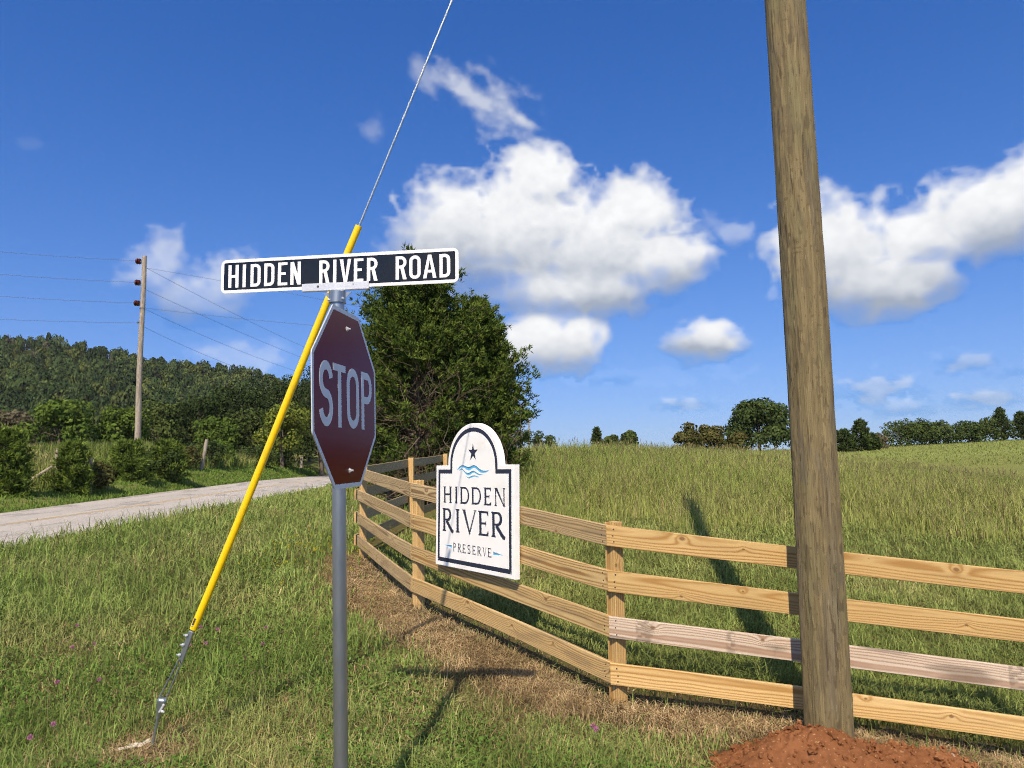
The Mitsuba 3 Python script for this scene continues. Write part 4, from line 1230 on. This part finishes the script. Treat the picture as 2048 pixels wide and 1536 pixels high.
# the two legs of the wire loop down to the eye
e0 = G(-2.030, .335)
for sg in (-1, 1):
    a = c1 + cs * sg * .010 + gf * .008; b = e0 + cs * sg * .019 + np.array([0, 0, .01])
    m_ = 60; s3 = np.linspace(0, 1, m_); L_ = np.linalg.norm(b - a)
    ms = []
    for k in range(3):
        an = s3 * L_ / .06 * 2 * PI + k * 2 * PI / 3
        ms.append(tube(a + (b - a) * s3[:, None] + .0026 * (np.cos(an)[:, None] * cs + np.sin(an)[:, None] * gf), .0026, 5, caps=False))
    put(f'{gw}__wire_leg', join(ms), 'm_galv', smooth=True)
ed = unit(G(-2.056, .225) - e0)
es = unit(np.array([ed[2], 0, -ed[0]]))
thim = manifold3d.Manifold.batch_hull([manifold3d.Manifold.sphere(r, 24).translate(tuple(e0 + ed * a + es * b)) for r, a, b in ((.019, .0, -.008), (.019, .002, .010), (.016, .045, -.004), (.0115, .085, 0))])
put(f'{gw}__eye_nut', thim, 'm_galv', smooth=35)
put(f'{gw}__eye_nut__clip', join([cbox((.012, .05, .012), e0 + ed * .035 + es * -.014 + gf * .016, es, unit(ed + .3 * es), .002), lathe([(0, .008), (.012, .008), (.013, .004), (.020, .004), (.02, 0)], e0 + ed * .05 - es * .018 + gf * .014, -es + .3 * gf, 6)]), 'm_bright_steel')
put(f'{gw}__eye_nut__collar', lathe([(0, .0), (0, .0125), (.012, .0125), (.012, 0)], e0 + ed * .088, ed, 12), 'm_galv', smooth=40)
rd0, rd1 = e0 + ed * .095, G(-2.108, -.10)
put(f'{gw}__anchor_rod', tube([rd0, rd0 * .5 + rd1 * .5, rd1], .0085, 12), 'm_galv', smooth=40)

sp = tag('paper_scrap', 'crumpled torn pale scrap lying at the foot of the guy anchor rod', 'scrap')
r_ = np.random.default_rng(5)
U, V = np.meshgrid(np.linspace(0, 1, 15), np.linspace(0, 1, 9), indexing='ij')
w_ = .012 + .055 * np.sin(PI * np.clip(U * 1.05, 0, 1)) ** .8
x = -2.245 + .15 * U - .02 * V; y = 4.37 + (V - .5) * w_ + .07 * U
z = ground(x, y) + .030 + .03 * U + .035 * (meshkit.fbm(np.stack([U * 4, V * 4, U * 0], -1), 3, 9) - .5)
ii = (np.arange(14)[:, None] * 9 + np.arange(8)[None]).ravel()
fq = np.stack([ii, ii + 9, ii + 10, ii + 1], 1)
top_ = np.stack([x, y, z], -1).reshape(-1, 3)
scene['paper_scrap'] = mikit.ply(join([(top_, np.vstack([fq[:, [0, 1, 2]], fq[:, [0, 2, 3]]])), (top_ - [0, 0, .002], np.vstack([fq[:, [0, 2, 1]], fq[:, [0, 3, 2]]]))]), 'm_paper')

# ---------------------------------------------------------------- line pole across the road and its wires
lp = tag('utility_pole_001', 'weathered grey wooden line pole with three brown insulators across the road', 'utility pole')
lx, ly = -22.3, 44.0
pz = np.linspace(1.2, 14.62, 24)
rr_ = np.linspace(.185, .125, 24)
put(f'{lp}__shaft', join([tube(np.stack([lx + .03 * np.sin(pz * .6) + 0 * pz, ly + 0 * pz, pz], -1), rr_, 16)]), 'm_oldwood', smooth=40)
wd_ = unit(np.array([-31.1 + 22.6, 0, 1.05]))
for zc in (14.25, 12.93, 11.66):
    o = np.array([lx - .12, ly - .06, zc + .0])
    k = put(f'{lp}__insulator', lathe([(0, .02), (.06, .03), (.07, .16), (.13, .18), (.16, .09), (.20, .09), (.21, .16), (.27, .18), (.32, .15), (.34, .06), (.40, .02), (.40, 0)], o, wd_, 20), 'm_insulator', smooth=50)
    put(f'{lp}__bracket', tube([[lx + .17, ly - .04, zc - .12], [lx - .16, ly - .06, zc - .14], o], .015, 6), 'm_dark_steel')
    put(f'{lp}__bolt', lathe([(0, .035), (.04, .035), (.04, 0)], [lx + .12, ly - .05, zc - .34], [1, -.2, 0], 8), 'm_dark_steel')
put(f'{lp}__clevis', lathe([(0, .02), (.05, .05), (.10, .06), (.15, .03), (.15, 0)], [lx - .12, ly - .05, 10.49], [-1, -.1, .05], 12), 'm_dark_steel', smooth=50)
put(f'{lp}__band', lathe([(0, .145), (0, .152), (.06, .152), (.06, .145)], [lx, ly, 11.33], [0, 0, 1], 16), 'm_dark_steel')
wires = [('topmost overhead wire on the grey line pole', 14.31, (-31.15, 15.42), 13.90, (-19.17, 12.80), (-16.0, 12.9)), ('second overhead wire from the top on the grey line pole', 12.97, (-31.07, 14.01), 12.55, (-19.83, 11.99), (-16.9, 12.1)),
         ('third overhead wire from the top on the grey line pole', 11.70, (-30.99, 12.65), 11.35, (-21.2, 11.00), (-17.8, 11.2)), ('lowest overhead wire on the grey line pole', 10.50, (-30.91, 11.23), 10.25, (-22.7, 9.95), (-19.4, 9.9))]
for lab, zp, (ax_, az_), zr, (bx, bz), (fx, fz) in wires:
    k = tag(name('power_line'), lab, 'power line')
    s = np.linspace(0, 1, 24)[:, None]
    a = np.array([lx - .42, ly - .06, zp]); b = np.array([ax_, 44., az_]); c = b + (b - a) * 2.2
    left = a + (c - a) * s
    left[:, 2] -= .9 * (s * (1 - s))[:, 0] * 2
    put(f'{k}__left_span', tube(left, .0095, 5), 'm_wire', smooth=True)
    a = np.array([lx + .1, ly, zr]); m1 = np.array([bx, 70., bz]); b = np.array([fx, 96., fz])
    tt_ = np.linspace(0, 1, 30)[:, None]
    u_ = .5
    ctl = (m1 - (1 - u_) ** 2 * a - u_ ** 2 * b) / (2 * u_ * (1 - u_))
    put(f'{k}__right_span', tube((1 - tt_) ** 2 * a + 2 * tt_ * (1 - tt_) * ctl + tt_ ** 2 * b, .010, 5), 'm_wire', smooth=True)
for lab, a, b, c in (('faint upper service wire running right from the grey line pole', (lx + .1, ly, 13.88), (-17.6, 44, 13.0), (-8.0, 44, 11.0)), ('faint lower service wire running right from the grey line pole', (lx + .1, ly, 11.4), (-12.1, 44, 10.18), (-5.5, 44, 9.6))):
    k = tag(name('power_line'), lab, 'power line')
    P = np.array([a, b, c]); s = np.linspace(0, 1, 30)
    u_ = (P[1, 0] - P[0, 0]) / (P[2, 0] - P[0, 0])
    zz_ = np.polyfit([0, u_, 1], P[:, 2], 2)
    scene[k] = mikit.ply(tube(np.stack([P[0, 0] + (P[2, 0] - P[0, 0]) * s, 44 + 0 * s, np.polyval(zz_, s)], -1), .008, 4), 'm_wire', smooth=True)

fp = tag('utility_pole_002', 'thin distant utility pole on the skyline right of the cedars', 'utility pole')
put(f'{fp}__shaft', tube([[2.67, 120, 1.0], [2.67, 120, 8.87]], [.16, .12], 10), 'm_oldwood', smooth=40)
put(f'{fp}__crossarm', cbox((1.1, .10, .12), (2.67, 119.87, 8.4)), 'm_oldwood')

# old posts of the wire fence across the road
for (x, y, top, r, ln_, lab) in ((-18.42, 30, 2.58, .085, (.06, 0), 'thick grey fence post leaning behind the brush at far left across the road'), (-17.62, 31, 2.20, .085, (-.03, 0), 'short white topped fence post between two cedar bushes across the road'),
                                 (-20.0, 48, 3.55, .11, (.22, 0), 'tall pale leaning fence post in the weeds right of the grey line pole'), (-22.5, 79, 2.80, .16, (.05, 0), 'grey fence post near the far bend of the road'), (-23.1, 79, 2.55, .11, (.1, 0), 'small white fence post near the far bend of the road')):
    k = tag(name('fence_post'), lab, 'fence post')
    zb_ = float(ground(x, y)) - .2
    s = np.linspace(0, 1, 7)
    r_ = np.random.default_rng(int(y * 10))
    scene[k] = mikit.ply(tube(np.stack([x + ln_[0] * (s - .5) * 1.6 + r_.normal(size=7) * .008, y + 0 * s, zb_ + (top - zb_) * s], -1), r * (1 + .08 * r_.normal(size=7)), 9), 'm_oldwood', smooth=40)
k = tag('brace_pole', 'fallen pale brace pole slanting from the leaning grey fence post', 'pole')
scene[k] = mikit.ply(tube([[-19.9, 29.6, .85], [-19.2, 29.7, 1.35], [-18.46, 29.8, 1.85]], [.07, .065, .055], 8), 'm_oldwood', smooth=40)

# ---------------------------------------------------------------- cedars by the far run of the fence


def keepA(t, az, r):
    return not (t < .52 and math.sin(az) < -.15 and -.9 < math.cos(az) < .75 and r.random() < .70 - 1.3 * max(0, t - .24))


cedar('cedar_tree', -2.20, 17.2, 6.30, 1.60, 21, n_br=360, per=46, kn=8, L=.110, W=.027, low=.07, label='tall dense cedar tree with bare lower branches behind the stop sign', spires=10, keep=keepA,
      profile=lambda t: np.clip((1 - t) / .42, 0, 1) ** .5 * (.72 + .28 * np.clip(t * 3, 0, 1)))
cedar('cedar_tree', -.86, 18.4, 5.8, 1.56, 22, n_br=350, per=44, kn=8, L=.110, W=.027, low=.04, label='broad green cedar tree behind the white sign, right of the taller cedar', spires=22,
      profile=lambda t: np.clip((1 - t) / .66, 0, 1) ** .72 * (.80 + .20 * np.clip(t * 2.6, 0, 1)))
cedar('cedar_tree', -3.1, 18.8, 5.2, 1.25, 23, n_br=150, per=30, kn=6, L=.13, W=.032, label='smaller dark cedar tree mostly hidden behind the stop sign')
# leader tip of the tall cedar
rng = np.random.default_rng(3)
ms = []
for i in range(9):
    a = np.array([-2.20, 17.2, 6.05]) + rng.normal(size=3) * [.05, .05, .05]
    b = a + [rng.normal() * .14, rng.normal() * .1, rng.uniform(.35, .85)]
    ms.append(tube([a, (a + b) / 2 + rng.normal(size=3) * .03, b], [.012, .009, .004], 4))
put('cedar_tree__leader', join(ms), 'm_bark')
# dead brush of bare branches before the cedar
db = tag('dead_brush', 'tangle of bare grey brown dead branches under the tall cedar', 'dead branches')
scene['m_twig'] = two({'type': 'diffuse', 'reflectance': VC})
ms, cols = [], []


def twig(a, d, L, r, depth):
    m = 5
    pts = [np.array(a)]
    d = unit(d)
    for i in range(m - 1):
        d = unit(d + rng.normal(size=3) * .22 + [0, 0, .03])
        pts.append(pts[-1] + d * L / (m - 1))
    v, f = tube(pts, np.linspace(r, r * .35, m), 4, caps=False)
    ms.append((v, f)); cols.append(np.tile(np.array([[.13, .10, .07], [.095, .07, .05], [.20, .16, .12], [.07, .053, .038]])[rng.integers(0, 4)], (len(v), 1)))
    if depth > 0:
        for i in range(rng.integers(3, 6)):
            j = rng.integers(1, m)
            twig(pts[j], d + rng.normal(size=3) * .75, L * rng.uniform(.45, .7), max(r * .5, .0045), depth - 1)


for i in range(30):
    az = rng.uniform(PI * 1.02, PI * 1.98)
    z0 = rng.uniform(.9, 3.1)
    twig([-2.15 + .12 * math.cos(az), 17.0 + .1 * math.sin(az), z0], [math.cos(az), math.sin(az) * .9, rng.uniform(-.25, .55)], rng.uniform(.8, 1.5), .016, 2)
for i in range(12):
    x, y = rng.uniform(-3.2, -.8), rng.uniform(15.8, 16.8)
    twig([x, y, float(ground(x, y)) - .05], [rng.normal() * .35, rng.normal() * .2 - .1, 1], rng.uniform(.8, 1.7), .014, 2)
v, f = join(ms)
scene['dead_brush'] = mikit.ply((v, f), 'm_twig', color=np.vstack(cols))

# ---------------------------------------------------------------- brush and trees across the road
bush = [(-18.3, 26.8, 3.05, 1.2, 'large feathery cedar bush at the left edge beside the road'), (-17.9, 30.2, 2.65, 1.0, 'small dark cedar bush below the leaning grey fence post'), (-18.9, 36.5, 2.85, 1.25, 'bright green bush just left of the grey line pole foot'),
        (-18.7, 40.2, 3.0, 1.35, 'dark green bush just right of the grey line pole foot'), (-19.2, 25.6, 1.7, .9, 'low dark bush at the lower left edge of the road bank')]
for i, (x, y, top, r, lab) in enumerate(bush):
    cedar('cedar_bush', x, y, top, r, 40 + i, n_br=95, per=18, kn=5, L=.22, W=.055, low=.02, label=lab, category='bush', pal=[(.085, .135, .026), (.12, .175, .032), (.155, .21, .042)], zb=float(ground(x, y)) - .05,
          profile=lambda t: np.clip(1.02 - t, 0, 1) ** .5 * np.clip(.8 + t, 0, 1))
shrub = [(-18.9, 40, 2.75, 1.2, DARK, 'dark shrub in the weeds left of the tall pale fence post'), (-21.2, 47, 3.3, 1.5, BROWNG, 'brownish shrub right of the tall pale fence post'), (-21.8, 53, 3.6, 1.6, OAKG, 'dark green shrub behind the yellow guy guard'),
         (-22.6, 66, 3.7, 1.9, DARK, 'dark shrub at the far bend of the road'), (-17.9, 31.8, 2.0, .8, BROWNG, 'brown weedy shrub beside the white topped fence post'), (-20.9, 41, 2.9, 1.1, GREYG, 'pale weedy shrub behind the bushes left of the line pole'), (-22.9, 58, 4.0, 1.7, LIGHT, 'light green shrub left of the far road bend'),
         (-22.9, 74, 3.6, 1.6, OAKG, 'low green shrub behind the grey post at the far road bend')]
for i, (x, y, top, r, pal, lab) in enumerate(shrub):
    broadleaf('shrub', x, y, top, r, pal, 60 + i, leaf=.16, n=2300, clumps=26, low=-.25, label=lab, category='shrub', zb=float(ground(x, y)) - .1)
mid = [(-37.9, 62, 7.75, 3.0, LIGHT, 'bright green leafy tree left of the grey line pole'), (-35.0, 66, 7.4, 2.3, LIGHT, 'green leafy tree directly behind the grey line pole'), (-47.0, 70, 7.4, 2.8, GREYG, 'greyish brown bushy tree at the far left beyond the road'),
       (-44.5, 58, 5.6, 2.2, OAKG, 'dark green tree low at the far left edge beyond the road'), (-35.6, 75, 8.6, 2.9, OAKG, 'mid green tree right of the grey line pole'), (-33.4, 80, 10.0, 3.4, VDARK, 'dark broad tree in the second row right of the line pole'),
       (-32.4, 88, 12.1, 3.9, VDARK, 'tall dark tree below the right end of the hill'), (-29.6, 94, 14.1, 4.6, VDARK, 'tallest dark tree behind the yellow guy guard'), (-25.6, 97, 15.3, 4.4, VDARK, 'tall dark tree left of the stop sign top'), (-22.3, 72, 8.1, 2.8, YELL, 'yellowish green tree behind the yellow guy guard'),
       (-20.6, 80, 10.2, 2.9, VDARK, 'dark tree close left of the stop sign'), (-17.6, 82, 11.6, 3.4, VDARK, 'dark tree directly behind the stop sign'), (-27.4, 78, 7.6, 3.0, OAKG, 'round green tree behind the tall pale fence post'), (-30.5, 76, 6.9, 2.6, LIGHT, 'lighter low tree right of the line pole foot'),
       (-40.8, 78, 8.6, 3.2, OAKG, 'dark tree behind the bright green leafy tree'), (-25.2, 80, 8.6, 2.7, VDARK, 'low dark tree left of the yellowish tree'), (-52.0, 84, 8.8, 3.6, DARK, 'dark tree far left below the hill'), (-23.6, 86, 9.6, 3.0, VDARK, 'low green tree beside the far bend of the road')]
for i, (x, y, top, r, pal, lab) in enumerate(mid):
    broadleaf('broadleaf_tree', x, y, top, r, pal, 80 + i, leaf=.32, n=3200, clumps=34, low=-.05, label=lab, ry_=r)

# trees and bushes on the right-hand skyline
broadleaf('oak_tree', 28.2, 85, 8.5, 4.3, DARK, 120, leaf=.36, n=8500, clumps=60, low=-.08, label='large round dark green oak tree on the skyline left of the near pole')
right = [('brush_tree', 17.6, 75, 5.35, 1.7, BROWNG, 'brownish green bush at the left end of the skyline clump'), ('brush_tree', 20.4, 77, 5.5, 1.7, BROWNG, 'olive brown bush in the middle of the skyline clump'), ('brush_tree', 22.8, 76, 4.95, 1.3, BROWNG, 'low brown bush against the left of the oak'),
         ('small_tree', 11.2, 84, 4.75, 1.15, OAKG, 'low round bush in the small far group on the crest'), ('small_tree', 12.6, 82, 5.05, 1.3, OAKG, 'right hand bush of the small far group on the crest'), ('small_tree', 49.4, 100, 5.2, 1.0, GREYG, 'thin pale shrub right of the dark cedars past the pole'),
         ('hedgerow_tree', 54.8, 105, 7.25, 2.64, OAKG, 'leftmost leafy tree of the hedgerow at right'), ('hedgerow_tree', 58.5, 106, 7.0, 2.28, DARK, 'second leafy tree of the hedgerow at right'), ('hedgerow_tree', 62.1, 107, 6.85, 2.28, OAKG, 'third leafy tree of the hedgerow at right'),
         ('hedgerow_tree', 66.2, 108, 7.0, 2.28, DARK, 'fourth leafy tree of the hedgerow at right'), ('hedgerow_tree', 69.4, 109, 7.4, 2.16, OAKG, 'fifth leafy tree of the hedgerow, left of the tall cedar')]
for i, (nm, x, y, top, r, pal, lab) in enumerate(right):
    broadleaf(nm, x, y, top, r, pal, 130 + i, leaf=.30, n=2600, clumps=34, low=-.32, label=lab)
rc = [(9.06, 80, 5.2, .6, 'small pointed cedar of the far group on the crest'), (42.4, 95, 5.1, 1.8, 'dark low cedar just right of the near pole'), (44.8, 95.5, 6.4, 2.0, 'pointed dark cedar right of the near pole'), (72.4, 110, 8.6, 1.8, 'tall dark cedar in the hedgerow near the right edge'), (75.4, 110, 7.9, 2.0, 'dark cedar at the right edge of the hedgerow'), (47.0, 97, 4.6, 1.2, 'small dark cedar at the foot of the pointed cedar')]
for i, (x, y, top, r, lab) in enumerate(rc):
    cedar('skyline_cedar', x, y, top, r, 160 + i, n_br=70, per=14, kn=4, L=.42, W=.15, low=.02, label=lab, pal=DARK)
for i, (x, y, top, r) in enumerate([(3.4, 118, 7.0, 2.0), (1.2, 117, 7.4, 2.2), (6.0, 119, 6.4, 1.7)]):
    broadleaf('far_tree', x, y, top, r, DARK, 180 + i, leaf=.35, n=800, clumps=12, low=.0, zb=1.5, label=['middle dark tree of the distant clump right of the cedars', 'leftmost dark tree of the distant clump beside the cedars', 'rightmost low tree of the distant clump on the skyline'][i])

# ---------------------------------------------------------------- forest on the hill
rng = np.random.default_rng(99)
pals = [[(.050, .080, .030), (.062, .094, .034)], [(.030, .054, .022), (.038, .064, .025)], [(.066, .100, .036), (.080, .114, .040)], [(.100, .130, .040), (.120, .145, .044)], [(.125, .115, .080), (.095, .092, .064)],
        [(.040, .068, .030), (.050, .080, .034)], [(.072, .096, .030), (.088, .112, .036)]]
for g in range(7):
    n, cl = 300, 11
    dirs = unit(rng.normal(size=(cl, 3)) + [0, 0, .25]); cpos = dirs * [.58, .58, .50] + [0, 0, .55]
    rad_ = rng.uniform(.34, .52, cl)
    wh = rng.integers(0, cl, n)
    o = unit(rng.normal(size=(n, 3)) + [0, 0, .3])
    c = cpos[wh] + o * (rad_[wh] * rng.uniform(.82, 1.0, n))[:, None]
    v, f = kites(c, rng.normal(size=(n, 3)), rng.uniform(.20, .36, n), rng.uniform(.18, .30, n), rng, face=o + .22 * rng.normal(size=(n, 3)))
    col = tint(n, pals[g], rng) * np.repeat(rng.uniform(.85, 1.15, cl)[wh], 4)[:, None]
    scene[f'forest_crown_kind_{g}'] = {'type': 'shapegroup', 'crown': mikit.ply((v, f), 'm_leaf', color=col)}
cnt = 0
tries = 0
while cnt < 2300 and tries < 20000:
    tries += 1
    y = rng.uniform(165, 455)
    a = rng.uniform(-400, -20)
    x = a * y / 420
    if a / 420 > -.10:
        continue
    z = float(hill_height(np.array(x), np.array(y)))
    r = rng.uniform(2.1, 4.4) * (1 + .25 * (rng.random() < .1)); hgt = rng.uniform(6.5, 12.0)
    kind = rng.choice(7, p=[.24, .16, .18, .08, .025, .19, .125])
    cnt += 1
    scene[f'forest__{cnt:03d}'] = {'type': 'instance', 'shapegroup': {'type': 'ref', 'id': f'forest_crown_kind_{kind}'},
                                   'to_world': T().translate([x, y, z - 1.5]).rotate([0, 0, 1], float(rng.uniform(0, 360))).scale([r, r, hgt * .62])}
tag('forest', 'dense dark green wood covering the hill', 'forest', kind='stuff')

# ---------------------------------------------------------------- small flowers in the verge
rng = np.random.default_rng(5)
scene['m_flower'] = {'type': 'principledthin', 'base_color': VC, 'roughness': .6, 'diff_trans': .6, 'eta': 1.3}
fl = [(-3.66, 6.4), (-2.64, 6.32), (-2.46, 6.24), (-2.42, 6.07), (-2.1, 6.45), (-1.92, 5.88), (-3.12, 5.22), (-2.71, 4.29), (-2.56, 4.38), (-3.39, 6.07), (-3.51, 5.96), (-2.5, 5.87), (.44, 4.4), (.46, 4.21), (-1.24, 5.11), (-2.9, 5.3), (-1.6, 6.9)]
where = ['at the far left of the upper row', 'just right of the guy wire clamp', 'second to the right of the guy wire clamp', 'low behind the guy wire clamp, lower of a pair', 'alone between the guy wire and the stop sign post, upper one', 'alone between the guy wire and the stop sign post, lower one', 'at the left, above the two lowest flowers', 'nearest the lower left corner', 'left of the foot of the anchor rod',
         'in the left trio, rightmost one', 'in the left trio, lowest one', 'touching the lower end of the guy wire clamp', 'in front of the fence post nearest the pole', 'near the bottom edge left of the dirt heap', 'close to the stop sign post', 'left of the guy wire eye', 'in the grass just left of the dead straw strip']
for i, (x, y) in enumerate(fl):
    k = name('clover_flower')
    zg = float(ground(x, y)); hgt = rng.uniform(.10, .19)
    c = np.array([x + rng.normal() * .02, y + rng.normal() * .02, zg + hgt])
    n = 90
    o = unit(rng.normal(size=(n, 3)) + [0, 0, .25])
    v, f = kites(c + o * .011, o, rng.uniform(.009, .015, n), rng.uniform(.0035, .005, n), rng)
    put(f'{k}__bloom', (v, f), 'm_flower', color=tint(n, [(.50, .19, .36), (.62, .30, .46), (.42, .13, .30)], rng))
    put(f'{k}__stem', (lambda q: (q[0], q[1]))(tube([[x, y, zg - .02], [x, y, zg + hgt * .6], c], .0016, 4)), 'm_stem' if 'm_stem' in scene else scene.setdefault('m_stem', two({'type': 'diffuse', 'reflectance': {'type': 'rgb', 'value': [.11, .16, .04]}})) and 'm_stem')
    tag(k, f'pink clover blossom {where[i]}', 'flower', 'pink clover blossoms in the verge grass')
n_fl = 150
x, y = rng.normal(size=n_fl) * .5 - 2.6, rng.normal(size=n_fl) * .8 + 10.2
c = np.stack([x, y, ground(x, y) + rng.uniform(.1, .28, n_fl)], -1)
v, f = kites(np.repeat(c, 5, 0) + rng.normal(size=(n_fl * 5, 3)) * .012, rng.normal(size=(n_fl * 5, 3)), .022, .014, rng)
put('yellow_wildflowers', (v, f), 'm_flower', color=tint(n_fl * 5, [(.55, .42, .02), (.40, .36, .03), (.16, .2, .03)], rng))
tag('yellow_wildflowers', 'patch of small yellow wildflowers beyond the stop sign post', 'flowers', kind='stuff')

# ---------------------------------------------------------------- the summer air
scene['air'] = {'type': 'homogeneous', 'albedo': {'type': 'rgb', 'value': [0.95, 0.95, 0.96]}, 'sigma_t': 0.00008}
z_lo = float(ZZ.min()) - 1.0
scene['haze'] = {'type': 'cube', 'to_world': T().translate([0, 1000, (z_lo + 110) / 2]).scale([1650, 1650, (110 - z_lo) / 2]), 'bsdf': {'type': 'null'}, 'interior': {'type': 'ref', 'id': 'air'}}
scene['camera']['medium'] = {'type': 'ref', 'id': 'air'}
tag('haze', 'thin summer haze over the fields', kind='stuff')
